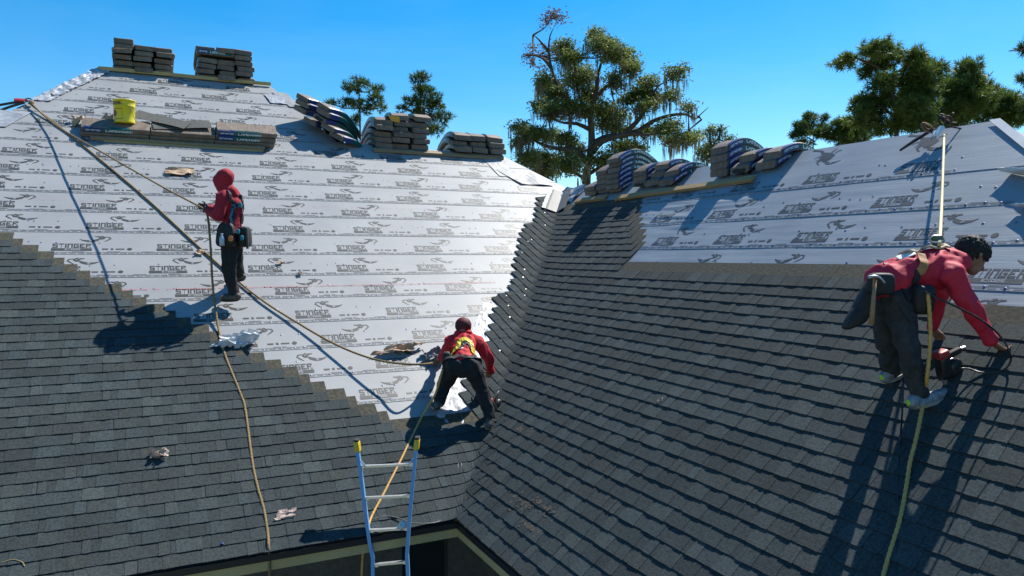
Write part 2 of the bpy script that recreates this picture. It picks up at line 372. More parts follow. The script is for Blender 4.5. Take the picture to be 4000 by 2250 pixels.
def pixtext(txt, x0, y0, wd, ht):
    """non-overlapping rectangles (x0,x1,y0,y1) spelling txt in wd x ht"""
    CW = {5: (1.5, .7, .7, .7, 1.5), 3: (.05, 1.6, .05), 2: (1, 1)}; RH = (1.2, .75, 1.1, .75, 1.2); gap = .62
    tot = sum(sum(CW[len(FONT[c].split()[0])]) for c in txt) + gap * (len(txt) - 1)
    cw = wd / tot; x = x0; out = []
    for c in txt:
        rows = FONT[c].split(); cs = CW[len(rows[0])]; ex = [x + cw * sum(cs[:i]) for i in range(len(cs) + 1)]
        for j, r in enumerate(rows):
            y1 = y0 + ht * (1 - sum(RH[:j]) / 5); y2 = y0 + ht * (1 - sum(RH[:j + 1]) / 5); i = 0
            while i < len(r):
                if r[i] == '1':
                    k = i
                    while k < len(r) and r[k] == '1': k += 1
                    out.append((ex[i], ex[k], y2, y1)); i = k
                else: i += 1
        x = ex[-1] + gap * cw
    return out
def stroke(pts, ws):
    """thick polyline as one strip of quads: list of (left,right) points"""
    out = []
    for i, p in enumerate(pts):
        a = pts[max(0, i - 1)]; b = pts[min(len(pts) - 1, i + 1)]
        dx, dy = b[0] - a[0], b[1] - a[1]; l = sqrt(dx * dx + dy * dy); nx, ny = -dy / l, dx / l
        out.append(((p[0] + nx * ws[i], p[1] + ny * ws[i]), (p[0] - nx * ws[i], p[1] - ny * ws[i])))
    return out
class Print:
    def __init__(s, slope, vb): s.d = MB(); s.l = MB(); s.slope = slope; s.vb = vb; s.P = A if slope == 'A' else B
    def pt(s, u, v, dh): return s.P(u, v, sheet_h(s.slope, s.vb, u, v) + dh)
    def rect(s, u0, u1, v0, v1, light=False, dh=.002):
        n = max(1, int((u1 - u0) / .06)); m = s.l if light else s.d
        for i in range(n):
            a = u0 + (u1 - u0) * i / n; b = u0 + (u1 - u0) * (i + 1) / n
            k = max(1, int((v1 - v0) / .025))
            for j in range(k):
                c = v0 + (v1 - v0) * j / k; d = v0 + (v1 - v0) * (j + 1) / k
                m.quad(s.pt(a, c, dh), s.pt(b, c, dh), s.pt(b, d, dh), s.pt(a, d, dh))
    def strip(s, pr, dh=.002, light=False):
        m = s.l if light else s.d
        for i in range(len(pr) - 1):
            (a, b), (c, d) = pr[i], pr[i + 1]
            q = [s.pt(*a, dh), s.pt(*b, dh), s.pt(*d, dh), s.pt(*c, dh)]
            n = (q[1] - q[0]).cross(q[2] - q[0])
            if n.dot(AN if s.slope == 'A' else BN) < 0: q.reverse()
            m.add(q, [(0, 1, 2, 3)])
    def disc(s, u, v, r, light=False, dh=.003, n=10):
        c = [s.pt(u + r * cos(2 * pi * i / n), v + r * sin(2 * pi * i / n), dh) for i in range(n)]
        (s.l if light else s.d).add(c, [tuple(range(n))])
    def scorpion(s, u, v, k, flip, full=False):
        f = -1 if flip else 1
        T = lambda pts: [(u + f * x * k, v + y * k) for x, y in pts]
        W = lambda ws: [a * k for a in ws]
        # claw crescent, head, near legs
        s.strip(stroke(T([(-.20, .0), (-.15, -.030), (-.09, -.048), (-.03, -.046), (.03, -.02), (.06, .012)]), W([.003, .015, .025, .029, .026, .015])))
        s.disc(u - f * .055 * k, v - .047 * k, .021 * k, True, .004); s.disc(u - f * .062 * k, v - .045 * k, .006 * k, False, .0055, 6); s.disc(u - f * .046 * k, v - .045 * k, .006 * k, False, .0055, 6)
        s.strip(stroke(T([(.064, .018), (.085, .045), (.05, .075), (.0, .08)]), W([.015, .018, .015, .008])))
        s.strip(stroke(T([(.075, .012), (.11, .02), (.135, .05), (.10, .085), (.075, .09)]), W([.013, .017, .016, .014, .007])))
        s.strip(stroke(T([(.13, -.06), (.165, -.03), (.215, .025), (.20, .06), (.14, .075)]), W([.004, .010, .012, .012, .006])))
        if full:
            s.strip(stroke(T([(.0, .082), (.05, .10), (.12, .13), (.19, .17), (.24, .22)]), W([.05, .075, .085, .07, .03])))
            s.strip(stroke(T([(.245, .225), (.29, .27), (.33, .30), (.40, .315), (.45, .33), (.49, .35)]), W([.022, .02, .018, .016, .02, .028])))
            for a, b in (((.02, .19), (-.06, .24)), ((.10, .22), (.04, .29)), ((.17, .10), (.26, .05)), ((.22, .14), (.33, .11)), ((.12, .08), (.20, .0))):
                s.strip(stroke(T([a, ((a[0] + b[0]) / 2, (a[1] + b[1]) / 2 + .03), b]), W([.012, .011, .005])))
    def stinger(s, u, v):
        sk = .030
        for a, b, c, d in pixtext('STINGER', u - .215, v - .008, .43, .10):
            g = (c - v) * .25
            s.rect(a + .001, b - .001, c + (.0012 if True else 0), d - .0012)
        s.rect(u - .225, u + .225, v - .075, v - .018)
        for a, b, c, d in pixtext('EXO25', u - .075, v - .063, .17, .034): s.rect(a, b, c, d, True, .0035)
    def row(s, u0, ul, ur, flip, part=True):
        P = 1.203; vb = s.vb
        k0 = int((ul - u0) / P) - 2
        for k in range(k0, k0 + 14):
            u = u0 + k * P
            def ok(a, b): return a > ul + .1 and b < ur - .06
            if ok(u - .23, u + .23): s.stinger(u, vb + .15)
            if ok(u + .32, u + .78):
                x = u + .34
                for wdt, hh in ((.07, .014), (.028, .02), (.10, .013)):
                    s.rect(x, x + wdt, vb + .115 - hh, vb + .115 + hh); x += wdt + .03
                s.disc(x + .03, vb + .115, .03)
            if part and ok(u + .04, u + .5): s.scorpion(u + .25, vb + .345, .86, flip)
            for j in range(3):
                a = u + j * .4
                if ok(a, a + .16): s.rect(a, a + .15, vb + .050, vb + .056)
        a = ul + .1
        while a < ur - .12:
            s.rect(a, a + .07, vb + .014, vb + .020); a += .095
        s.rect(ul + .08, ur - .05, vb + .033, vb + .0390)  # dashes are print; both lines also paint in the lap's shadow line
    def build(s, parent):
        s.d.build('lettering_and_lap_shade', M['print'], parent, kind='stuff')
        if s.l.v: s.l.build('pale_lettering', M['print_light'], parent, kind='stuff')
uA = {0: -.392, 1: -.078, 2: .541, 3: -.892, 4: -1.078, 5: -1.366, 6: -1.268, 7: -.909, 8: -.997, 9: -1.159, 10: -1.04, 11: -.868, 12: .111, 13: -.533, 14: -2.583, 15: -2.257, 16: -2.819, 17: -2.353}
nailsA, nailsB = MB(), MB()
def nail(mb, P3, u, v, h, r=.013):
    c = [P3(u + r * cos(2 * pi * i / 7), v + r * sin(2 * pi * i / 7), h) for i in range(7)]; t = P3(u, v, h + .004)
    mb.add(c + [t], [(i, (i + 1) % 7, 7) for i in range(7)])
for k in range(-3, 18):
    vb = 1.859 - .13 + ROWH * k
    if k == 13: vb = VLOW
    vt = min(vb + ROWH + .03, VTOP)
    if k == 12: vt = VLOW
    if vb < 0: continue
    o = sheet('A', vb, vt, lambda v: max(AL(v), -8.4) + .02, lambda v: AR(v) - .01, M['under_a'])
    if k >= 0:
        p = Print('A', vb); vm = vb + .2
        p.row(uA[k], max(AL(vt), -5.6), min(AR(vb), AR(vt)), k % 2 == 1); p.build(o)
        rr = random.Random(k)
        u = max(AL(vb), -5.2)
        while u < AR(vt) - .05:
            nail(nailsA, A, u + rr.uniform(-.03, .03), vb + .03 + rr.uniform(-.012, .012), .0095)
            if rr.random() < .38: nail(nailsA, A, u + rr.uniform(-.1, .1), vb + .27 + rr.uniform(-.02, .02), .0075)
            u += .165
uB = {0: -.6, 1: -.6, 2: -.6, 3: -.6}
bc = [3.84, 4.367, 4.88, 5.425]
ub = [3.55, 1.46, .9, .86]
for k, c in enumerate([3.33] + bc):
    vb = c - .12; vt = (bc[k] - .12 + .03) if k < 4 else VB
    o = sheet('B', vb, vt, lambda v: BLf(v) + .01, lambda v: BRf(v) - .01, M['under_b'])
    p = Print('B', vb); p.row(ub[k - 1] if k else 3.5, BLf(vb) if k > 1 else -1.2, min(BRf(vt), 6.2), k % 2 == 0, k != 4)
    if k == 4:
        p.scorpion(2.02, vb + .50, .86, True, True); p.scorpion(.74, vb + .50, .86, True, True); p.scorpion(-.50, vb + .50, .86, True, True)
    p.build(o)
    rr = random.Random(50 + k); u = BLf(vb) + .1
    while u < min(BRf(vt), 6):
        nail(nailsB, B, u + rr.uniform(-.03, .03), vb + .035 + rr.uniform(-.012, .012), .016)
        if rr.random() < .5: nail(nailsB, B, u + rr.uniform(-.1, .1), vb + .27 + rr.uniform(-.03, .03), .013)
        u += .165
nailsA.build('cap_nails', M['nail_a'], house, kind='stuff'); nailsB.build('cap_nails', M['nail'], house, kind='stuff')
# red chalk lines snapped on the left slope: broken dust strips
mc = mat('red_chalk', (.50, .08, .09), .9); 
for v0, u0, u1, den in ((4.0, -3.15, 1.95, .9), (6.09, -4.6, 1.9, .45)):
    b = MB(); rr = random.Random(3); u = u0
    while u < u1:
        wdt = rr.uniform(.01, .05)
        if rr.random() < den:
            hw = rr.uniform(.0015, .0045) * (1 if den > .5 else .55)
            v = v0 + rr.uniform(-.004, .004) + (u - u0) * .006
            b.quad(A(u, v - hw, .0125), A(u + wdt, v - hw, .0125), A(u + wdt, v + hw, .0125), A(u, v + hw, .0125))
            if rr.random() < .25:
                v += rr.uniform(-.03, .03); b.quad(A(u, v - .004, .013), A(u + .008, v - .004, .013), A(u + .008, v + .003, .013), A(u, v + .003, .013))
        u += wdt
    b.build('chalk_line', mc, house, kind='stuff')

# ---------------------------------------------------------------- shingles
def strip_geo(wd, rng, seg=.085, full=True):
    """one laminated strip shingle in its own plane: x along the course, y up the slope, z off the roof"""
    g = MB(); n = max(2, int(wd / seg)); t1 = .0120; t2 = .0030
    b0 = rng.uniform(.41, .50); hb = rng.random() ** 2 * .8
    xs = [wd * i / n for i in range(n + 1)]; J = [rng.uniform(-.003, .003) for _ in xs]
    v = []
    for x, j in zip(xs, J):
        v += [(x, j, .0), (x, j, t1), (x, EXP + .012, .0028), (x, SH, .0016)]
    f = []; T = []
    for i in range(n):
        a = i * 4; c = a + 4
        f += [(a, c, c + 1, a + 1), (a + 1, c + 1, c + 2, a + 2), (a + 2, c + 2, c + 3, a + 3)]
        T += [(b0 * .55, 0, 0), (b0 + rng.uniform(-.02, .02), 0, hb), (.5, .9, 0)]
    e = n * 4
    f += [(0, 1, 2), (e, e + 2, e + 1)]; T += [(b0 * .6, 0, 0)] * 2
    for q, t in zip(f, T): pass
    g.v = v; g.f = f; g.t = T
    x = rng.uniform(-.08, .06)
    while x < wd - .03:
        w_ = rng.choice((.09, .12, .14, .16, .18, .20)) * rng.uniform(.9, 1.1); x0 = max(.003, x); x1 = min(wd - .003, x + w_)
        if x1 - x0 > .03:
            sl = rng.uniform(-.004, .014); y0 = -.0025; yb = EXP + .010
            xm = [x0, x0 + (x1 - x0) * .33, x0 + (x1 - x0) * .67, x1]
            jj = [rng.uniform(-.003, .003) for _ in range(4)]
            vv = []
            for i, xx in enumerate(xm):
                xb = xx + (sl if i == 0 else -sl if i == 3 else 0)
                vv += [(xx, y0 + jj[i], .0004), (xx, y0 + jj[i], t1 + t2), (xb, yb, .0028 + t2 * .85)]
            ff = []
            for i in range(3):
                a = i * 3; c = a + 3; ff += [(a, c, c + 1, a + 1), (a + 1, c + 1, c + 2, a + 2)]
            tt = b0 + rng.uniform(-.03, .135)
            g.add(vv, ff, (tt, 0, max(0, hb + rng.uniform(-.4, .4))))
            # tab sides
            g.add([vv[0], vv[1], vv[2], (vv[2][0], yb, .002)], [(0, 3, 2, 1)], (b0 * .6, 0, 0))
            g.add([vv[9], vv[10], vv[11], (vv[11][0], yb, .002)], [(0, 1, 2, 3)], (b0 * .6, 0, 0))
        x = x1 + rng.choice((.06, .09, .12, .14, .17)) * rng.uniform(.8, 1.2)
    return g
H0 = .012
srng = random.Random(11)
VARS = []
for i in range(10):
    g = strip_geo(SW - .003, random.Random(100 + i))
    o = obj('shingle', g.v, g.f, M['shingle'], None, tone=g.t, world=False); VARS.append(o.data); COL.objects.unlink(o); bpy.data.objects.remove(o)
MAT_A = Matrix(((AX.x, AY.x, AN.x, E0.x), (AX.y, AY.y, AN.y, E0.y), (AX.z, AY.z, AN.z, E0.z), (0, 0, 0, 1)))
MAT_B = Matrix(((BX.x, BY.x, BN.x, E0.x), (BX.y, BY.y, BN.y, E0.y), (BX.z, BY.z, BN.z, E0.z), (0, 0, 0, 1)))
cam_m = Matrix.Translation(CAM) @ cam.rotation_euler.to_matrix().to_4x4(); cam_i = cam_m.inverted()
def screen(p):
    q = cam_i @ V(p)
    if q.z > -.1: return None
    return (2000 + 2900 * q.x / -q.z, 1125 - 2900 * q.y / -q.z, -q.z)
pieces = []      # (score, kind, payload)
def lay(slope, u0, u1, v, bend):
    P3 = A if slope == 'A' else B
    c = P3((u0 + u1) / 2, v + .07); sc = screen(c)
    score = 0
    if sc and -150 < sc[0] < 4150 and -100 < sc[1] < 2350: score = (u1 - u0) / sc[2] ** 2
    pieces.append((score, slope, u0, u1, v, bend))
def course(slope, k, ul, ur, v, foldzone):
    off = (k * .31 + srng.uniform(-.05, .05)) % SW
    edges = [ul]; u = ul - (ul % SW) - SW + off
    while u < ur:
        if u > ul + .12 and u < ur - .12: edges.append(u)
        u += SW
    edges.append(ur)
    for a, b in zip(edges[:-1], edges[1:]):
        lay(slope, a, b, v, foldzone(a, b, v))
TIP = [(37, -5.626), (36, -5.458), (35, -5.305), (34, -5.139), (33, -4.967), (32, -4.798), (31, -4.85), (30, -4.72), (29, -4.617), (28, -4.462), (27, -4.294), (26, -4.135), (25, -3.975), (24, -3.832), (23, -3.636), (22, -3.462), (21, -3.341), (20, -3.2), (19, -3.2), (18, -3.154), (17, -2.93), (16, -2.82), (15, -2.62), (14, -2.494), (13, -2.31), (12, -2.25), (11, -2.05), (10, -1.98), (9, -1.86), (8, -1.767), (7, -1.583)]
TIP = dict(TIP)
STB = {37: -2.56, 36: -2.45, 35: -2.34, 34: -2.17, 33: -2.01, 32: -1.84, 31: -1.635, 30: -1.49, 29: -1.36, 28: -1.36, 27: -1.34}
def bz(a, b, v): return (KB * a + QQ * v) / LW < .55
def az(a, b, v): return -(-QQ * KA * b + v) / LW > -.55
for k in range(0, 38):
    v = k * EXP - .012
    if k >= 7: ul = TIP[k]
    else: ul = BLf(v + .1) + .10 + .02 * sin(k * 2.1)
    ur = STB[k] if k > 26 else (BRf(v) if k < 24 else {24: 3.35, 25: 3.08, 26: 2.95}[k])
    course('B', k, ul, min(ur, BRf(v) - .02), v, bz)
def stairA(v): return -4.366 + (5.276 - v) * (4.167 / 3.812)
for k in range(0, 42):
    v = k * EXP - .015; vt_ = v + SH
    if vt_ < 1.47: ur = v / (QQ * KA) + .33 + srng.uniform(-.03, .03)
    else: ur = stairA(vt_) + srng.uniform(-.03, .03)
    if ur < -5.3: break
    course('A', k, -6.2, ur, v, az)
pieces.sort(key=lambda p: -p[0])
rest = MB(); nvar = 0
for i, (score, slope, u0, u1, v, bend) in enumerate(pieces):
    P3 = A if slope == 'A' else B; M4 = MAT_A if slope == 'A' else MAT_B
    single = i < 300 and score > 0
    fullw = abs((u1 - u0) - SW) < .002
    rg = random.Random(int(u0 * 1000) * 31 + int(v * 1000))
    # each strip sits a hair differently
    dz = rg.uniform(0, .0012)
    if single and fullw and not bend:
        o = bpy.data.objects.new('shingle', VARS[nvar % 10]); nvar += 1; COL.objects.link(o); o.parent = house
        o.matrix_local = M4 @ Matrix.Translation((u0, v, H0 + dz)); continue
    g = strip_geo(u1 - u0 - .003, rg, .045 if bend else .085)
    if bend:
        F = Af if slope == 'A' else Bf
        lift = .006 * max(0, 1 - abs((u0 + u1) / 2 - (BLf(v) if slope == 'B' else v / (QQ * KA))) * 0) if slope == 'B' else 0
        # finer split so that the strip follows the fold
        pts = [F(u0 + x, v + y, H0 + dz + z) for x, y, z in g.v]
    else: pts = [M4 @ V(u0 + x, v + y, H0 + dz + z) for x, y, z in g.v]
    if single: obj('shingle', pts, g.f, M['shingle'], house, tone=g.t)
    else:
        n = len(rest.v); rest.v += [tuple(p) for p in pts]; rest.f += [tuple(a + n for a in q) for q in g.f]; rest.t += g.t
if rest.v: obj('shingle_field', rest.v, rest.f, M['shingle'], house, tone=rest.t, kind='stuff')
# starter edge under the first course
bm_ = MB()
bm_.box(A(-4.2, .06, .004), AX, AY, AN, 4.15, .085, .003); bm_.build('starter_strip', M['drip'], house)
# tan scuffs where granules are rubbed off the right slope
msc = noisy('bare_scuff', (.07, .058, .045), (.13, .10, .07), 30, rough=.9)
def scuff(u, v, w_, h_, n, seed):
    rr = random.Random(seed); b = MB()
    for i in range(n):
        cu, cv = u + rr.gauss(0, w_), v + rr.gauss(0, h_)
        k = round(cv / EXP - .5) if False else math.floor((cv + .012) / EXP); y = cv - (k * EXP - .012)
        if y < .02 or y > .12: continue
        z = H0 + .0150 - y * .075 + .0022
        a = rr.uniform(.006, .026); c = rr.uniform(.006, .020)
        m = 7; pts = [B(cu + a * cos(2 * pi * j / m) * rr.uniform(.6, 1.3), cv + c * sin(2 * pi * j / m) * rr.uniform(.6, 1.3), z + i * .00002) for j in range(m)]
        b.add(pts, [tuple(range(m))])
    b.build('scuff_mark', msc, house, kind='stuff')

# ---------------------------------------------------------------- flashing and patches on the roof
def crumple(name, P3, u0, u1, v0, v1, h, amp, m, parent, nu=14, nv=8, seed=0, shear=0, fr=6, edge=.0):
    vs = []; fs = []
    rr = random.Random(seed)
    for j in range(nv + 1):
        for i in range(nu + 1):
            a, b = i / nu, j / nv
            u = u0 + (u1 - u0) * a + shear * b; v = v0 + (v1 - v0) * b
            if i in (0, nu): u += rr.uniform(-edge, edge)
            if j in (0, nv): v += rr.uniform(-edge, edge)
            z = h + amp * (noise.noise((u * fr, v * fr, seed)) + .6 * abs(noise.noise((u * fr * 2.3, v * fr * 2.3, seed + 5))) + .35)
            vs.append(P3(u, v, max(z, h * .5)))
    for j in range(nv):
        for i in range(nu): q = j * (nu + 1) + i; fs.append((q, q + 1, q + nu + 2, q + nu + 1))
    return obj(name, vs, fs, m, parent)
for i in range(6):
    v0 = 9.25 + i * .26
    crumple('hip_flashing', A, AL(v0) - .03, AL(v0) + .25, v0, v0 + .27, .012 + i * .003, .028, M['foil'], house, seed=i, shear=.155, nu=12, nv=10, fr=8, edge=.02)
crumple('hip_flashing', A, -5.35, -4.72, 8.2, 8.78, .016, .008, M['foil'], house, seed=33, shear=.28, fr=3)
crumple('underlayment_patch', A, -.60, -.28, 9.95, 10.36, .02, .015, M['foil'], house, seed=8, shear=-.08, fr=5)
crumple('underlayment_patch', A, -.26, .02, 9.85, 10.5, .015, .012, M['under_a'], house, seed=9, shear=-.26, fr=3)
crumple('underlayment_patch', A, 3.35, 3.75, 7.45, 8.28, .012, .012, M['under_a'], house, seed=10, shear=-.12, fr=3)
crumple('underlayment_patch', A, 3.70, 4.42, 7.16, 7.72, .014, .02, M['under_a'], house, seed=11, shear=-.35, fr=3)
crumple('underlayment_patch', B, -5.75, -4.9, 5.62, 6.1, .02, .05, M['foil'], house, seed=12, fr=5, nu=20, nv=14)
# silver membrane in the lower valley
vs = []; fs = []
for i in range(41):
    for j in range(17):
        s_ = 1.25 + i * .065; p_ = -.62 + j * .035
        h = .008 + .012 * abs(noise.noise((s_ * 5, p_ * 6, 1))) + .008 * noise.noise((s_ * 13, p_ * 14, 4))
        vs.append(fold(s_, p_, h))
for i in range(40):
    for j in range(16): q = i * 17 + j; fs.append((q, q + 1, q + 18, q + 17)[::-1])
obj('valley_membrane', vs, fs, M['foil'], house)
# bent metal valley flashing at the top of the valley
fl = MB(); n = 10
for side in (0,):
    prof = [(-.26, .03), (-.235, .05), (-.20, .055), (-.10, .05), (0, .035), (.12, .05), (.24, .05)]
    st = (7.25, 7.75, 8.15)
    vs = [fold(s_, p, h) for s_ in st for p, h in prof]; m_ = len(prof)
    fl.add(vs, [(i * m_ + j, (i + 1) * m_ + j, (i + 1) * m_ + j + 1, i * m_ + j + 1)[::-1] for i in range(2) for j in range(1, m_ - 1)])
fl.build('valley_flashing', M['galv'], house)
vs = [fold(s_, p, h) for s_ in (7.26, 8.1) for p, h in ((-.315, .05), (-.24, .056))]
obj('flashing_tape', vs, [(0, 1, 3, 2)[::-1]], M['foil'], house)
# folded-back torn underlayment near the right edge
def curl(u0, u1, v0, wid, hh, seed, lean):
    """torn sheet edge lifted off the roof and rolled back up the slope"""
    vs = []; fs = []; nu, nv = 26, 14
    for j in range(nv + 1):
        b = j / nv
        for i in range(nu + 1):
            a = i / nu; u = u0 + (u1 - u0) * a; k = (.35 + .65 * min(1, a * 2.2)) * (1 + .25 * noise.noise((u * 4, seed, 0)))
            ang = b * 3.6
            v = v0 - lean * a - wid * b * .4 * k - hh * .45 * k * sin(ang) + .03 * noise.noise((u * 6, b * 3, seed))
            h = .02 + hh * k * (1 - cos(ang)) * .5 + .02 * noise.noise((u * 7, b * 3, seed + 2))
            vs.append(B(u - .12 * b, v, max(h, .014)))
    for j in range(nv):
        for i in range(nu): q = j * (nu + 1) + i; fs.append((q, q + 1, q + nu + 2, q + nu + 1))
    obj('torn_underlayment', vs, fs, M['under_white'], house, smooth=True)
M['under_white'] = noisy('underlayment_backing', (.42, .43, .44), (.56, .56, .56), 3, rough=.45)
curl(3.06, 4.7, 5.22, .20, .17, 3, .42)
curl(3.40, 4.9, 4.72, .18, .14, 8, .36)
crumple('hip_strip', B, UBH - .02, UBH + .14, 5.2, 6.12, .03, .006, M['under_white'], house, seed=61, shear=-.0, fr=2) if False else None
hs = [B(BRf(v) + d, v, .03) for v in (6.12, 5.6, 5.0, 4.2) for d in (-.085, .02)]
obj('hip_strip', hs, [(2 * i, 2 * i + 1, 2 * i + 3, 2 * i + 2) for i in range(3)], M['under_white'], house)
scuffs = [(-.30, 1.14, .05, .03, 26), (.70, .53, .10, .025, 60), (1.08, .555, .12, .03, 80), (1.08, .36, .10, .025, 40), (-.09, .33, .05, .03, 18), (.75, .40, .08, .02, 20)]
for i, q in enumerate(scuffs): scuff(*q, seed=i)
# bright loose nail heads on the valley shingles
nb = MB()
rr = random.Random(5)
for k in (13, 17, 18, 19, 21, 22, 23, 24, 26, 28, 29, 33, 35, 36):
    u = TIP[k] + rr.uniform(.1, .35); v = k * EXP + rr.uniform(.05, .1); r = .010
    c = [Bf(u + r * cos(2 * pi * i / 6), v + r * sin(2 * pi * i / 6), .045) for i in range(6)]; nb.add(c, [tuple(range(6))])
nb.build('bright_nail_heads', mat('bright_nail', (.75, .7, .6), .25, metal=.6), house, kind='stuff')

# ---------------------------------------------------------------- shingle bundles
NUMW = ['bottom', 'second', 'third', 'fourth', 'fifth', 'sixth', 'seventh', 'eighth']
def bundle(base, xdir, up, lab, Ln=.98, W=.335, H=.105, drape=None, seed=0, print_side=-1, group=None, torn=False, text=True, lend=.40, b_end=-.215):
    rr = random.Random(seed * 7 + 3)
    x = V(xdir).normalized(); up = (V(up) - x * V(up).dot(x)).normalized(); y = up.cross(x)
    base = V(base); t = thing('shingle_bundle', base, lab, 'shingle bundle', group)
    dr = drape or (lambda q: 0)
    def P(a, b, c): return base + x * a + y * b + up * (c + dr(a))
    nx = 15; sec = []
    r = .22 * H
    for cx, cz, a0 in ((W / 2 - r, H - r, 0), (-W / 2 + r, H - r, 1), (-W / 2 + r, r, 2), (W / 2 - r, r, 3)):
        for k in range(4):
            an = (a0 + k / 3) * pi / 2; sec.append((cx + r * cos(an), cz + r * sin(an)))
    m = len(sec); vs = []; fs = []
    for i in range(nx + 1):
        a = -Ln / 2 + Ln * i / nx
        e = min(i, nx - i); sc = (.94, .99, 1.0)[min(e, 2)]
        for b, c in sec:
            wob = 1 + .05 * noise.noise((a * 4 + seed * 3.1, b * 5, c * 6))
            cc = H / 2 + (c - H / 2) * sc * wob + .013 * noise.noise((a * 3 + seed * 1.7, b * 6, 2.2)) + (.012 * noise.noise((b * 9, seed, 1)) if e == 0 else 0)
            aa = a + (.012 * noise.noise((b * 11, c * 14, seed)) if e == 0 else 0)
            vs.append(P(aa, b * (sc + .01 * noise.noise((a * 6, seed, c))), max(cc, .0)))
    for i in range(nx):
        for k in range(m): fs.append((i * m + k, i * m + (k + 1) % m, (i + 1) * m + (k + 1) % m, (i + 1) * m + k))
    for i, sgn in ((0, 1), (nx, -1)):                 # crumpled ends: folded flap, fan with a pushed-in centre
        c = len(vs); a = -Ln / 2 + Ln * i / nx
        vs.append(P(a + sgn * .012, rr.uniform(-.03, .03), H * .45))
        for k in range(m):
            q = (i * m + k, i * m + (k + 1) % m, c); fs.append(q if sgn < 0 else q[::-1])
    fs = [q[::-1] for q in fs]
    o = obj('wrapper', vs, fs, M['kraft'], t, smooth=False)
    if print_side:
        s = print_side
        def band(name, a0, a1, mt, z0=.10, z1=.93):
            vs = []; n = 9
            for i in range(n + 1):
                a = a0 + (a1 - a0) * i / n
                for z in (z0, .5, z1):
                    vs.append(P(a, s * (W / 2 + .0055 + .002 * noise.noise((a * 8, z, seed))), H * z))
                vs.append(P(a, s * (W / 2 - .030), H + .0075))
            f = []
            for i in range(n):
                for k in range(3): q = (i * 4 + k, (i + 1) * 4 + k, (i + 1) * 4 + k + 1, i * 4 + k + 1); f.append(q if s < 0 else q[::-1])
            return obj(name, vs, f, mt, t)
        b1 = band('blue_label', -Ln * .47, Ln * b_end, M['blue']); b2 = band('teal_label', Ln * (b_end + .002), Ln * lend, M['teal'])
        if text:
            for par, txt, a0, a1, hh in ((b1, 'CERTAINTEED', -.45, -.23, .30), (b2, 'LANDMARK', -.16, .24, .46)):
                g = MB()
                for xa, xb, za, zb_ in pixtext(txt, a0 * Ln, H * (.5 - hh / 2), (a1 - a0) * Ln, H * hh):
                    q = [P(aa, s * (W / 2 + .011), zz) for aa, zz in ((xa, za), (xb, za), (xb, zb_), (xa, zb_))]
                    g.add(q if s < 0 else q[::-1], [(0, 1, 2, 3)])
                g.build('lettering', M['white_print'], par)
    if torn:
        c = MB(); e = -Ln / 2 - .016
        pts = [P(e, b, z) for b, z in ((-.10, .02), (-.03, .012), (.09, .03), (.12, H * .62), (.05, H * .86), (-.04, H * .72), (-.12, H * .8))]
        c.add(pts, [tuple(range(7))[::-1]]); c.build('torn_hole', M['dark_in'], t)
    return t
def ridge_drape(x0, k, r=.3): return lambda a: -(sqrt((a - x0) ** 2 + r * r) - r) * k
bs = 0
COLN = ['left', 'middle', 'right']
def stack(name, cols, rows, u0, cw, y_front, zbase, H, drape, slope_dir, group, x0=0, skip=(), dz_u=0, shift=None):
    global bs
    for c in range(cols):
        for r_ in range(rows[c]):
            if (c, r_) in skip: continue
            bs += 1; rr = random.Random(bs)
            u = u0 + cw * (c + .5) + rr.uniform(-.026, .026)
            lab = 'shingle bundle, %s from bottom, %s column of %s' % (NUMW[r_] if r_ else 'first', COLN[c], name)
            yb = y_front + .49 + rr.uniform(-.08, .05)
            bundle((u, yb, zbase + H * r_ + dz_u * c), (rr.uniform(-.05, .05), -1, 0), (rr.uniform(-.03, .03), 0, 1), lab, H=H * .90, W=cw * .95, drape=drape, seed=bs, group=group, text=(c == 0))
g1 = 'bundles stacked on the roof ridges'
stack('left stack on the top ridge', 3, (6, 5, 5), -3.32, .345, yt - .10, zt + .035, .102, ridge_drape(.2, .5), 0, g1, dz_u=.0)
stack('right stack on the top ridge', 3, (6, 6, 6), -1.87, .352, yt - .12, zt + .025, .106, ridge_drape(.2, .5), 0, g1, skip=((0, 4), (1, 4)))
bundle((-1.52, yt + .05, zt + .025 + .106 * 4), (1, 0, 0), (0, 0, 1), 'shingle bundle with blue and teal label lying lengthwise in the right top ridge stack', Ln=.70, W=.33, H=.103, seed=77, group=g1)
stack('left stack on the low ridge', 3, (6, 7, 7), 1.03, .365, yl - .16, zl - .02, .106, ridge_drape(.12, .6), 0, g1)
stack('right stack on the low ridge', 3, (4, 4, 4), 2.62, .368, yl - .16, zl - .02, .118, ridge_drape(.12, .6), 0, g1)
tag(obj('orange_wrapper_scrap', [V(1.30, yl - .20, zl + .585), V(1.52, yl - .20, zl + .575), V(1.53, yl - .18, zl + .47), V(1.36, yl - .19, zl + .49), V(1.32, yl + .1, zl + .615), V(1.5, yl + .1, zl + .61)],
    [(3, 2, 1, 0), (0, 1, 5, 4)], noisy('orange_wrapper', (.55, .27, .02), (.65, .36, .05), 6, rough=.4)), 'orange wrapper scrap on the left low ridge stack', 'wrapper')
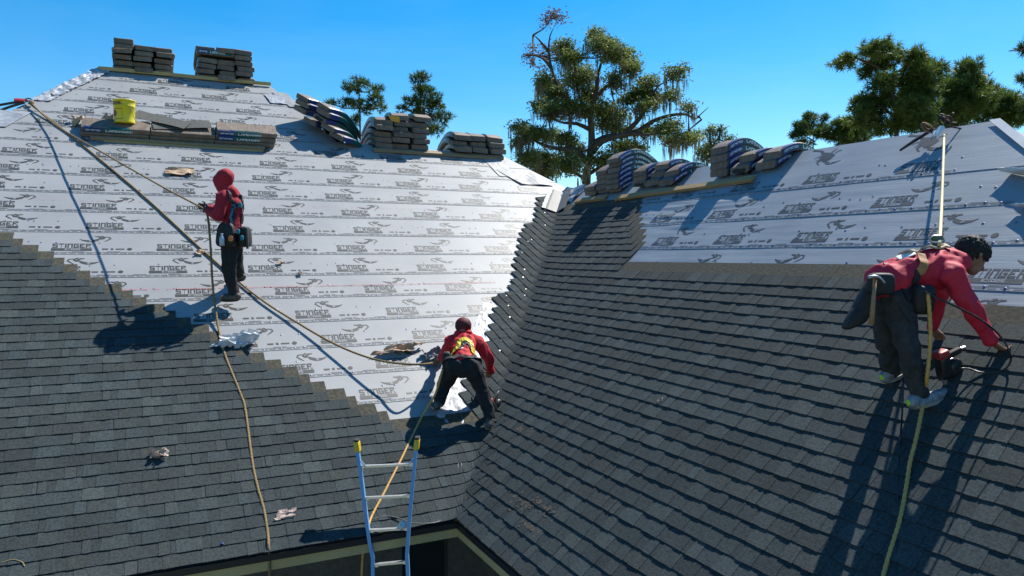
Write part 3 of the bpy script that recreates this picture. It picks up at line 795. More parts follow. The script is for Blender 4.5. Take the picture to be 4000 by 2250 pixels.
# planks
def plank(name, p, q, wd, th, up, m, lab, twist=0):
    p, q = V(p), V(q); x = (q - p).normalized(); up = (V(up) - x * V(up).dot(x)).normalized(); y = up.cross(x)
    L_ = (q - p).length; vs = []; fs = []; n = 10
    sec = [(-1, -1), (-.96, -1.0), (.96, -1), (1, -.9), (1, .9), (.94, 1), (-.94, 1), (-1, .9)]
    for i in range(n + 1):
        c = p + x * (L_ * i / n) + up * (.006 * sin(i * .6 + twist))
        for a, b in sec: vs.append(c + y * a * wd / 2 + up * b * th / 2)
    m_ = len(sec)
    for i in range(n):
        for k in range(m_): fs.append((i * m_ + k, i * m_ + (k + 1) % m_, (i + 1) * m_ + (k + 1) % m_, (i + 1) * m_ + k)[::-1])
    fs += [tuple(range(m_)), tuple(range(n * m_, (n + 1) * m_))[::-1]]
    return tag(obj(name, vs, fs, m), lab, 'plank')
plank('lumber_plank', A(-3.56, 10.78, .05), A(-.50, 10.80, .06), .045, .065, (0, -.1, 1), M['lumber'], 'long yellow lumber plank under the stacks on the top ridge')
plank('lumber_plank', A(1.02, 8.17, .045), A(3.55, 8.19, .045), .09, .05, AN, M['lumber_old'], 'grey weathered plank under the stacks on the low ridge')
plank('lumber_plank', B(-4.66, 5.58, .045), B(-3.72, 5.60, .045), .10, .045, BN, M['lumber_b'], 'short wooden block under the farthest bundles on the right wing')
plank('lumber_plank', B(-3.30, 5.52, .045), B(-.28, 5.60, .045), .10, .045, BN, M['lumber_b'], 'long wooden plank under the curved bundles on the right wing')
# pile lying flat on the left slope behind a batten
plank('lumber_plank', A(-3.58, 7.98, .03), A(-.95, 7.98, .03), .05, .05, AN, M['lumber_old'], 'batten holding the low bundle pile on the left slope', 1)
plank('lumber_plank', A(-3.40, 7.93, .015), A(-.98, 7.92, .015), .04, .02, AN, M['lumber'], 'thin strip of wood below the low bundle pile', 1)
g2 = 'bundles in the low pile on the left slope'
for c, rows in enumerate((2, 2, 3)):
    for r_ in range(rows):
        bs += 1
        u = (-3.725, -2.74, -1.758)[c] + .49; 
        bundle(A(u + .02 * r_, 8.02 + .19 + .02 * r_, .01 + .086 * r_), AX, AN, 'shingle bundle, %s layer at the %s of the low pile on the left slope' % (('bottom', 'middle' if rows == 3 else 'top', 'top')[r_], ('left', 'centre', 'right')[c]),
               Ln=.97, W=.35, H=.084, seed=bs, group=g2, lend=.2, print_side=-1 if (r_ == rows - 1 and c != 1) or (c == 2 and r_ == 1) else 0)
# bundles draped over the hip of the upper peak
g3 = 'curved bundles draped over the hip'
def hipdrape(a): return -((a + .02) + sqrt((a + .02) ** 2 + .03)) * .40
hx = V(.84, .54, 0)
spots = [((.05, 8.98), 0, 'lowest bundle of the upper curved pile on the hip', 0), ((-.08, 9.25), .085, 'second bundle from the bottom of the upper curved hip pile', 0), ((-.06, 9.27), .19, 'third bundle from the bottom of the upper curved hip pile', 0), ((-.02, 9.28), .295, 'topmost bundle of the upper curved hip pile with teal side', 0),
         ((.42, 8.44), 0, 'lowest bundle of the lower curved hip pile, lying flat and tan', 0), ((.30, 8.55), .09, 'second bundle from the bottom of the lower curved hip pile', 0), ((.20, 8.72), .17, 'torn bundle in the middle of the lower curved hip pile', 1), ((.24, 8.73), .275, 'fourth bundle from the bottom of the lower curved hip pile', 0), ((.27, 8.74), .38, 'topmost bundle of the lower curved hip pile', 0)]
for i, ((u, v), h, lab, torn) in enumerate(spots):
    bs += 1
    p = A(u + .28, v, 0) + V(0, 0, h + .06)
    bundle(p, (hx + V(0, RNG.uniform(-.12, .12), 0)), (0, -.48, .86), 'curved shingle ' + lab, Ln=.95, W=.36, H=.10, drape=hipdrape, seed=200 + i, group=g3, torn=bool(torn), text=False)
# right wing groups
g4 = 'curved bundles on the right wing ridge'
def wing(Y, xo, r_, lab, seed, torn=False, H=.105, yaw=0, zo=0, k=.95):
    xr = xb - (-.0)
    cx = xb - .36 + .49 + xo
    d = ridge_drape(-(cx - xb), k, .35)
    bundle((cx, Y, zb + .10 + H * r_ + zo), (1, yaw, 0), (0, 0, 1), lab, H=H * .98, W=.345, drape=d, seed=seed, group=g4, torn=torn)
WG = [('far', 4.33, 2, -.02, 'outermost'), ('far', 3.96, 5, .0, 'far'), ('far', 3.58, 7, -.02, 'near')]
sd_ = 300
for nm, Y, rows, xo, cn in WG:
    for r_ in range(rows):
        sd_ += 1; rr = random.Random(sd_)
        wing(Y + rr.uniform(-.015, .015), xo + rr.uniform(-.03, .03), r_, 'shingle bundle, %s from bottom, %s column of farthest right wing stack' % (NUMW[r_] if r_ else 'first', cn), sd_, zo=-.20, H=.084)
mid = [(2.86, 0, 0), (2.86, .0, 1), (2.86, .0, 2), (2.50, -.02, 0), (2.46, .05, 1), (2.42, .10, 2), (2.11, -.06, 0), (2.08, .02, 1)]
mid = [(Y, xo, r_, l) for (Y, xo, r_), l in zip(mid, ('bottom bundle of the left column', 'middle bundle of the left column', 'top bundle of the left column', 'bottom bundle of the middle column', 'middle bundle of the middle column', 'slid top bundle of the middle column', 'lower bundle of the right column', 'upper bundle of the right column'))]
for i, (Y, xo, r_, l) in enumerate(mid):
    wing(Y, xo, r_, 'shingle ' + l + ' in the central right wing stack', 340 + i, torn=(i == 0), zo=-.17, H=.088)
near = [(1.02, 0, 0), (1.02, 0, 1), (1.03, .0, 2), (1.04, .02, 3), (.62, .0, 0), (.52, .08, 1), (.18, .02, 0), (.06, .06, 1)]
for i, ((Y, xo, r_), l) in enumerate(zip(near, ('bottom bundle of the left column', 'second bundle of the left column', 'third bundle of the left column', 'top bundle of the left column', 'torn lower bundle of the middle column', 'slid upper bundle of the middle column', 'lower bundle of the right column', 'glossy upper bundle of the right column'))):
    wing(Y, xo, r_, 'curved shingle ' + l + ' in the nearest right wing stack', 360 + i, torn=(i == 4), zo=-.18, H=.10, yaw=(-.10 if i in (5, 7) else 0))

# ---------------------------------------------------------------- trees
TREES = {'oak': {'base': (14.62, 21.28, 0.0),
         'lobes': [(-1.03, 14.54, 0.46, 0.34, 'g'), (-0.8, 13.97, 0.57, 0.4, 'g'), (-1.49, 13.51, 0.75, 0.4, 'g'), (-1.9, 13.11, 0.34, 0.29, 'g'), (-1.32, 12.88, 0.69, 0.34, 'g'),
                   (-0.46, 14.89, 0.4, 0.34, 'g'), (0.34, 15.17, 0.4, 0.29, 'g'), (1.15, 15.06, 0.4, 0.29, 'g'), (0.46, 14.54, 0.63, 0.4, 'g'), (0.0, 13.85, 0.63, 0.46, 'g'),
                   (1.03, 14.08, 0.63, 0.46, 'g'), (1.72, 14.43, 0.46, 0.29, 'g'), (2.12, 14.37, 0.29, 0.23, 'g'), (-0.46, 13.34, 0.69, 0.46, 'g'), (0.23, 12.93, 0.57, 0.46, 'g'),
                   (1.84, 13.62, 0.46, 0.34, 'g'), (1.26, 13.34, 0.52, 0.4, 'g'), (2.81, 13.39, 0.57, 0.34, 'g'), (3.56, 13.28, 0.52, 0.34, 'g'), (2.53, 12.93, 0.69, 0.4, 'g'),
                   (3.27, 12.82, 0.63, 0.34, 'g'), (1.95, 12.71, 0.46, 0.34, 'g'), (3.68, 12.65, 0.34, 0.29, 'g'), (-1.95, 12.19, 0.4, 0.29, 'g'), (-1.61, 11.79, 0.57, 0.34, 'g'),
                   (-0.92, 12.07, 0.69, 0.4, 'g'), (-0.23, 12.13, 0.63, 0.46, 'g'), (0.8, 12.19, 0.69, 0.46, 'g'), (1.72, 12.19, 0.57, 0.4, 'g'), (2.53, 12.13, 0.52, 0.34, 'g'),
                   (-2.87, 11.27, 0.46, 0.29, 'g'), (-2.64, 10.81, 0.52, 0.34, 'g'), (-2.07, 10.87, 0.57, 0.34, 'g'), (-1.32, 11.21, 0.63, 0.34, 'g'), (-2.87, 10.47, 0.34, 0.23, 'g'),
                   (-0.8, 10.87, 0.57, 0.34, 'g'), (-0.34, 10.47, 0.57, 0.4, 'g'), (-2.07, 10.18, 0.63, 0.4, 'g'), (-1.32, 10.01, 0.69, 0.46, 'g'), (1.15, 11.61, 0.69, 0.34, 'g'),
                   (2.07, 11.56, 0.57, 0.29, 'g'), (2.99, 11.5, 0.52, 0.29, 'g'), (3.22, 11.04, 0.57, 0.34, 'g'), (2.53, 10.75, 0.63, 0.34, 'g'), (1.72, 10.64, 0.63, 0.34, 'g'),
                   (3.91, 11.56, 0.52, 0.23, 'g'), (4.19, 11.9, 0.34, 0.23, 'g'), (4.25, 11.1, 0.46, 0.34, 'g'), (4.65, 10.87, 0.34, 0.23, 'g'), (3.96, 10.58, 0.57, 0.29, 'g'),
                   (-1.78, 9.61, 0.75, 0.46, 'g'), (-0.8, 9.49, 0.75, 0.46, 'g'), (0.8, 9.89, 0.75, 0.46, 'g'), (1.95, 10.01, 0.63, 0.4, 'g'), (-2.53, 9.78, 0.57, 0.4, 'g'),
                   (-1.49, 15.57, 0.63, 0.34, 'd'), (-2.24, 15.23, 0.26, 0.23, 'd'), (-1.55, 15.11, 0.46, 0.29, 'd'), (-0.92, 15.06, 0.52, 0.34, 'd'), (-2.41, 14.77, 0.34, 0.17, 'd'),
                   (-2.35, 13.68, 0.34, 0.17, 'd'), (-1.9, 13.62, 0.29, 0.17, 'd'), (-0.8, 14.66, 0.34, 0.23, 'd'), (-1.32, 11.61, 0.63, 0.17, 'd')],
         'br': [[(0.0, 4.44), (0.06, 8.46), (0.14, 9.61), (0.29, 10.47), (0.29, 11.33), (0.23, 11.9), (0.34, 12.48)],
                [(0.34, 12.48), (0.52, 13.05), (0.57, 13.62), (0.75, 14.31), (0.92, 14.77), (1.03, 15.11)], [(0.34, 12.48), (0.8, 13.05), (1.15, 13.39), (1.38, 13.85), (1.55, 14.54)],
                [(0.23, 11.9), (-0.46, 12.3), (-0.92, 12.71), (-1.32, 13.39), (-1.49, 13.97), (-1.61, 14.66), (-1.55, 15.34), (-1.38, 15.69)],
                [(-1.49, 13.97), (-1.84, 14.48), (-2.35, 14.77), (-2.64, 14.83)], [(-1.58, 14.66), (-2.07, 15.11), (-2.3, 15.23)], [(-1.38, 13.51), (-1.84, 13.62), (-2.35, 13.68)],
                [(0.29, 10.58), (0.92, 10.93), (1.67, 11.04), (2.41, 11.27), (2.99, 11.67), (3.56, 11.9), (4.13, 12.02), (4.59, 12.02), (5.0, 11.84), (5.28, 12.07), (5.63, 12.39)],
                [(4.59, 12.02), (4.71, 12.19)], [(5.0, 11.84), (5.4, 11.9)], [(0.29, 10.3), (0.69, 10.7), (1.26, 10.87), (1.95, 10.98), (2.53, 10.87), (3.39, 10.98), (4.25, 11.04)],
                [(0.23, 11.27), (-0.34, 11.56), (-0.92, 11.61), (-1.61, 11.9), (-2.07, 12.19)], [(0.14, 9.84), (-0.46, 10.3), (-1.21, 10.35), (-1.9, 10.47), (-2.64, 10.87), (-3.04, 11.21)],
                [(1.84, 11.16), (2.53, 11.9), (2.81, 12.59), (3.22, 13.16), (3.68, 13.39)], [(0.23, 11.9), (-0.23, 12.48), (-0.46, 13.34), (-0.52, 14.2)], [(0.17, 9.03), (-0.92, 9.61), (-1.78, 9.66)],
                [(0.17, 9.32), (1.09, 9.84), (1.95, 10.01)]]},
 'oak_small': {'base': (21.66, 21.17, 0.0),
               'lobes': [(-0.06, 11.65, 0.31, 0.28, 'g'), (0.25, 11.03, 0.44, 0.38, 'g'), (0.44, 11.78, 0.25, 0.19, 'g'), (-0.31, 10.78, 0.38, 0.25, 'g'), (0.69, 11.21, 0.25, 0.19, 'g'),
                         (0.0, 10.53, 0.69, 0.38, 'g')],
               'br': [[(0.0, 4.33), (0.03, 9.96), (-0.03, 11.21), (-0.03, 11.84)], [(-0.0, 10.9), (0.31, 11.34), (0.5, 11.78)], [(-0.0, 10.59), (-0.31, 10.78)]]},
 'pine_near': {'base': (5.97, 26.63, 0.0),
               'lobes': [(-0.15, 13.65, 0.36, 0.24), (-0.5, 13.3, 0.36, 0.24), (0.27, 13.42, 0.3, 0.18), (0.62, 13.36, 0.36, 0.24), (-0.15, 13.12, 0.36, 0.18), (-0.68, 12.65, 0.47, 0.24),
                         (-0.09, 12.59, 0.47, 0.24), (0.74, 12.77, 0.53, 0.3), (0.86, 12.47, 0.36, 0.18), (-1.27, 12.53, 0.27, 0.18), (0.33, 12.35, 0.36, 0.18), (-0.33, 11.94, 0.3, 0.3),
                         (-0.44, 11.64, 0.24, 0.18)],
               'br': [[(-0.0, 1.48), (-0.0, 11.17), (-0.02, 12.41), (-0.06, 13.18), (-0.12, 13.77)]]},
 'pine_mid': {'base': (9.41, 28.29, 0.0),
              'lobes': [(-0.23, 14.42, 0.32, 0.26), (0.16, 14.36, 0.39, 0.32), (-0.03, 13.97, 0.52, 0.26), (-0.42, 13.46, 0.52, 0.32), (0.35, 13.78, 0.52, 0.32), (0.8, 13.52, 0.39, 0.26),
                        (-1.0, 13.01, 0.39, 0.19), (0.16, 13.13, 0.71, 0.39), (0.8, 13.13, 0.45, 0.39), (0.35, 12.56, 0.52, 0.32), (1.19, 12.43, 0.58, 0.32), (0.74, 12.04, 0.39, 0.32),
                        (-0.16, 12.68, 0.39, 0.26), (0.35, 11.91, 0.58, 0.32)],
              'br': [[(0.0, 1.1), (-0.0, 11.65), (0.02, 13.01), (0.06, 13.97), (-0.03, 14.55)]]},
 'pine_big': {'base': (24.31, 13.19, 0.0),
              'lobes': [(-1.72, 13.69, 0.42, 0.23), (-2.0, 13.6, 0.14, 0.19), (-1.3, 13.65, 0.51, 0.28), (-0.65, 13.69, 0.51, 0.28), (-0.37, 13.46, 0.42, 0.23), (0.14, 13.79, 0.19, 0.19),
                        (-1.02, 13.14, 0.28, 0.19), (0.09, 13.37, 0.37, 0.28), (0.56, 13.32, 0.42, 0.28), (-0.19, 12.67, 0.51, 0.28), (-0.97, 12.49, 0.46, 0.28), (0.42, 12.72, 0.56, 0.37),
                        (1.02, 13.0, 0.46, 0.37), (1.25, 12.53, 0.51, 0.42), (-1.16, 11.89, 0.42, 0.32), (-0.37, 11.98, 0.56, 0.37), (0.46, 12.07, 0.6, 0.42), (-1.35, 11.47, 0.28, 0.19),
                        (-0.84, 11.33, 0.56, 0.32), (0.0, 11.42, 0.6, 0.32), (0.88, 11.7, 0.6, 0.37), (0.79, 11.24, 0.56, 0.32), (-0.37, 10.87, 0.6, 0.28), (0.56, 10.87, 0.6, 0.28),
                        (-1.62, 13.97, 0.09, 0.14)],
              'br': [[(-0.0, 3.35), (-0.05, 9.85), (-0.19, 11.7), (-0.32, 12.63), (-0.6, 13.09), (-1.25, 13.46), (-1.76, 13.65)], [(-0.19, 11.89), (0.32, 12.4), (0.79, 12.86)],
                     [(-0.14, 11.24), (-0.6, 11.7), (-1.07, 11.89)], [(-0.28, 12.44), (-0.0, 12.95), (0.09, 13.37)]]},
 'pine_wide': {'base': (29.29, 14.09, 0.0),
               'lobes': [(-0.03, 13.73, 0.41, 0.36), (0.54, 13.52, 0.41, 0.31), (-0.23, 13.22, 0.56, 0.41), (0.38, 12.91, 0.66, 0.46), (-0.64, 12.81, 0.56, 0.46), (1.15, 13.12, 0.41, 0.31),
                         (1.56, 12.96, 0.41, 0.31), (0.89, 12.5, 0.66, 0.41), (-0.13, 12.3, 0.66, 0.41), (-0.89, 11.89, 0.66, 0.36), (0.38, 11.89, 0.71, 0.36), (-0.38, 11.48, 0.66, 0.31)],
               'br': [[(-0.0, 3.12), (0.0, 11.28), (0.03, 12.81), (-0.03, 13.73)], [(0.0, 12.3), (0.64, 13.07), (1.15, 13.17)]]},
 'pine_right': {'base': (33.21, 14.4, 0.0),
                'lobes': [(0.11, 13.13, 0.54, 0.43), (-0.16, 12.7, 0.65, 0.43), (0.6, 12.75, 0.49, 0.43), (-0.7, 12.21, 0.65, 0.32), (0.27, 12.21, 0.65, 0.38), (-0.43, 13.02, 0.49, 0.32),
                          (1.03, 12.27, 0.49, 0.38)],
                'br': [[(0.0, 2.96), (0.03, 11.62), (0.05, 13.13)], [(0.03, 12.43), (0.6, 12.81)]]},
 'pine_edge': {'base': (31.59, 11.85, 0.0),
               'lobes': [(-0.59, 12.79, 0.25, 0.3), (-0.64, 12.3, 0.25, 0.3), (-0.54, 11.9, 0.3, 0.3), (-0.1, 12.99, 0.45, 0.4), (0.0, 12.4, 0.54, 0.45), (0.1, 11.8, 0.54, 0.4),
                         (0.0, 13.48, 0.45, 0.35)],
               'br': [[(0.0, 3.2), (0.02, 11.11), (0.0, 13.48)], [(0.01, 12.1), (-0.54, 12.74)]]},
 'pine_corner': {'base': (23.26, 7.01, 0.0),
                 'lobes': [(-0.97, 12.39, 0.19, 0.13), (-0.78, 12.32, 0.22, 0.17), (-0.69, 12.5, 0.15, 0.11), (-1.17, 12.35, 0.13, 0.07), (-0.45, 12.43, 0.3, 0.22), (-0.15, 12.5, 0.37, 0.3),
                           (-0.0, 12.13, 0.33, 0.26)],
                 'br': [[(-0.0, 3.82), (0.02, 11.24), (0.0, 12.5)], [(0.01, 12.13), (-0.45, 12.35), (-0.89, 12.35), (-1.15, 12.34)]]},
 'pine_small': {'base': (27.74, 20.42, 0.0),
                'lobes': [(-0.06, 12.77, 0.35, 0.29), (-0.47, 12.65, 0.29, 0.24), (0.47, 12.71, 0.24, 0.24), (-0.12, 12.3, 0.53, 0.29), (-1.0, 12.18, 0.35, 0.24), (0.53, 12.24, 0.35, 0.24),
                          (0.18, 11.83, 0.65, 0.35), (-1.12, 11.71, 0.47, 0.29), (1.0, 11.77, 0.65, 0.35), (-0.29, 11.48, 0.53, 0.24)],
                'br': [[(-0.0, 2.73), (-0.03, 10.95), (-0.06, 12.77)], [(-0.03, 11.54), (-1.0, 12.13)], [(-0.03, 11.83), (0.53, 12.6)]]},
 'pine_gap': {'base': (28.43, 18.97, 0.0),
              'lobes': [(-0.46, 12.19, 0.29, 0.29), (-0.0, 12.19, 0.34, 0.29), (0.34, 12.3, 0.34, 0.29), (0.17, 11.79, 0.46, 0.34), (-0.11, 11.38, 0.46, 0.29), (0.57, 11.61, 0.52, 0.34)],
              'br': [[(-0.0, 2.81), (0.03, 10.81), (0.11, 12.3)]]}}
RIGHT = V(sin(radians(63.9)), -cos(radians(63.9)), 0); AWAY = V(cos(radians(63.9)), sin(radians(63.9)), 0)
def limb_tube(mb, pts, r0, r1, n=7):
    p = catmull(pts, .5) if len(pts) > 2 else [V(a) for a in pts]
    k = len(p); mb.tube(p, [r0 + (r1 - r0) * (i / (k - 1)) ** .8 for i in range(k)], n)
def grow(key, kind, label, name, trunk_r, dens=1.0, depth=1.8):
    d = TREES[key]; base = V(d['base']); rr = random.Random(hash(key) % 1000 if False else len(key) * 37 + len(d['lobes']))
    t = thing(name, base, label, 'tree')
    W3 = lambda x, z, y=0: base + RIGHT * x + AWAY * y + V(0, 0, z)
    wood = MB(); nodes = []
    for bi, b in enumerate(d['br']):
        pts = []
        dy = 0 if bi == 0 else rr.uniform(-1, 1) * depth * .8
        for i, (x, z) in enumerate(b):
            f = i / max(1, len(b) - 1); pts.append(W3(x, z if not (bi == 0 and i == 0) else 0, dy * f + (rr.uniform(-.1, .1) if 0 < i else 0)))
        bl = sum((pts[i + 1] - pts[i]).length for i in range(len(pts) - 1)); r0 = trunk_r if bi == 0 else min(trunk_r * (.55 if kind == 'oak' else .3), .02 + bl * .04); r1 = trunk_r * .35 if bi == 0 else .012
        if kind != 'oak' and bi == 0: r1 = trunk_r * .15
        limb_tube(wood, pts, r0, r1, 9 if bi == 0 else 6)
        cm = catmull(pts, .6) if len(pts) > 2 else pts
        nodes += [p for p in cm if p.z > 3]
    leaf, dry, moss = MB(), MB(), MB()
    lv, lf, lt = ([], [], []), ([], [], []), ([], [], [])
    dv = {'g': ([], [], []), 'd': ([], [], [])}
    for lb in d['lobes']:
        x, z, rx, rz = lb[:4]; rx, rz = (rx * 1.32, rz * 1.3) if kind == 'pine' else (rx * 1.08, rz * 1.08) if kind == 'oak' else (rx * .92, rz * .9); kd = lb[4] if len(lb) > 4 else 'g'
        yo = rr.uniform(-1, 1) * depth
        c = W3(x, z, yo)
        nn = min(nodes, key=lambda p: (p - c).length)
        mid_ = (nn + c) / 2 + V(0, 0, -.1)
        wood.tube([nn, mid_, c], [.05 if kind == 'oak' else .035, .03, .015], 4)
        VV, FF_, TT = dv[kd]
        ncl = max(3, int((78 if kd == 'g' else 42) * dens * rx * rz / .2)) if kind == 'oak' else max(3, int(62 * dens * rx * rz / .12))
        for q in range(ncl):
            # clump centre, biased to the shell
            while True:
                a = V(rr.uniform(-1, 1), rr.uniform(-1, 1), rr.uniform(-1, 1))
                if .15 < a.length < 1: break
            a = a * (.55 + .45 * rr.random()) * rr.uniform(.9, 1.25)
            cc = c + RIGHT * a.x * rx + AWAY * a.y * max(rx, rz) * 1.2 + V(0, 0, a.z * rz)
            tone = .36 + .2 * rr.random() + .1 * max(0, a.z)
            if kind == 'oak':
                if rr.random() < .25: wood.tube([c, (c + cc) / 2 + V(0, 0, .03), cc], [.012, .009, .005], 3, cap=False)
                for _ in range(11 if kd == 'g' else 7):
                    o_ = V(rr.gauss(0, 1), rr.gauss(0, 1), rr.gauss(0, .7)) * .13
                    u_ = V(rr.uniform(-1, 1), rr.uniform(-1, 1), rr.uniform(-.6, .6)).normalized(); w_ = u_.cross(V(rr.uniform(-1, 1), rr.uniform(-1, 1), rr.uniform(-1, 1))).normalized()
                    l_, b_ = rr.uniform(.05, .085), rr.uniform(.022, .036)
                    p = cc + o_; n0 = len(VV)
                    VV += [p - u_ * l_, p + w_ * b_, p + u_ * l_, p - w_ * b_]; FF_.append((n0, n0 + 1, n0 + 2, n0 + 3)); TT.append(tone + rr.uniform(-.08, .08))
            else:
                outw = (a + V(0, 0, .35)).normalized()
                ax = (RIGHT * outw.x + AWAY * outw.y + V(0, 0, outw.z)).normalized()
                for _ in range(15):
                    dd = (ax * .55 + V(rr.gauss(0, 1), rr.gauss(0, 1), rr.gauss(0, 1)) * .5).normalized(); l_ = rr.uniform(.16, .27)
                    sd2 = dd.cross(V(rr.uniform(-1, 1), rr.uniform(-1, 1), rr.uniform(-1, 1))).normalized() * .013
                    n0 = len(VV); VV += [cc - sd2, cc + sd2, cc + dd * l_ + sd2 * .5, cc + dd * l_ - sd2 * .5]; FF_.append((n0, n0 + 1, n0 + 2, n0 + 3)); TT.append(tone + rr.uniform(-.06, .06))
        if kind == 'oak' and kd == 'g':
            for q in range(int(10 + rx * rz * 24)):
                a = V(rr.uniform(-1, 1), rr.uniform(-1, 1), rr.uniform(-1, .5))
                p = c + RIGHT * a.x * rx + AWAY * a.y * rx + V(0, 0, a.z * rz); ln = rr.uniform(.25, .75) * (1.6 if rr.random() < .25 else 1)
                for _ in range(rr.randint(3, 6)):
                    s_ = RIGHT * rr.uniform(-1, 1) + AWAY * rr.uniform(-1, 1); s_.normalize(); wd = rr.uniform(.010, .026)
                    p2 = p + s_ * rr.uniform(0, .09); l2 = ln * rr.uniform(.5, 1.1); sw = RIGHT * rr.uniform(-.05, .05)
                    moss.add([p2 - s_ * wd * .6, p2 + s_ * wd * .6, p2 + s_ * wd + sw * .5 - V(0, 0, l2 * .45), p2 + sw - V(0, 0, l2), p2 - s_ * wd + sw * .5 - V(0, 0, l2 * .5)], [(0, 1, 2, 3, 4)], .4 + .2 * rr.random())
    wood.build('trunk', M['bark'] if kind == 'oak' else M['pinebark'], t, smooth=True)
    ml = M['oak_leaf'] if kind == 'oak' else (M['needle'] if kind == 'pine' else M['needle_dark'])
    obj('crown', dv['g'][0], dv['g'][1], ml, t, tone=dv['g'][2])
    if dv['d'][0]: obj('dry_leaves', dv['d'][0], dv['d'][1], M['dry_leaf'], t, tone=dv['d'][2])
    if moss.v: moss.build('hanging_moss', M['moss'], t, kind='stuff')
    return t
grow('oak', 'oak', 'tall live oak hung with grey moss, rising behind the valley of the roof', 'oak_tree', .34, 1.0, 2.0)
grow('oak_small', 'oak', 'small mossy oak stub just left of the nearest right wing stack', 'oak_tree', .13, .9, .8)
grow('pine_near', 'pined', 'slim pine with open layered crown, left of the two behind the low ridge', 'pine_tree', .14, .62, .5)
grow('pine_mid', 'pined', 'pine with rounded top behind the low ridge, right of the slim pine', 'pine_tree', .15, .62, .6)
grow('pine_big', 'pine', 'large sunlit pine with a long branch reaching left above the right wing', 'pine_tree', .22, 1.0, 1.2)
grow('pine_wide', 'pine', 'broad pine with domed top behind the rope anchor on the right wing', 'pine_tree', .2, 1.0, 1.2)
grow('pine_right', 'pine', 'low dense pine behind the near end of the right wing ridge', 'pine_tree', .18, 1.0, 1.0)
grow('pine_edge', 'pined', 'dark pine cut by the right edge of the picture at mid height', 'pine_tree', .2, .9, 1.0)
grow('pine_corner', 'pined', 'pine branch tip poking in at the upper right corner', 'pine_tree', .2, .9, .6)
grow('pine_small', 'pined', 'small bushy pine just behind the nearest bundles on the right wing', 'pine_tree', .13, 1.0, .8)
grow('pine_gap', 'pine', 'low pine filling the gap left of the large sunlit pine', 'pine_tree', .13, 1.0, .8)

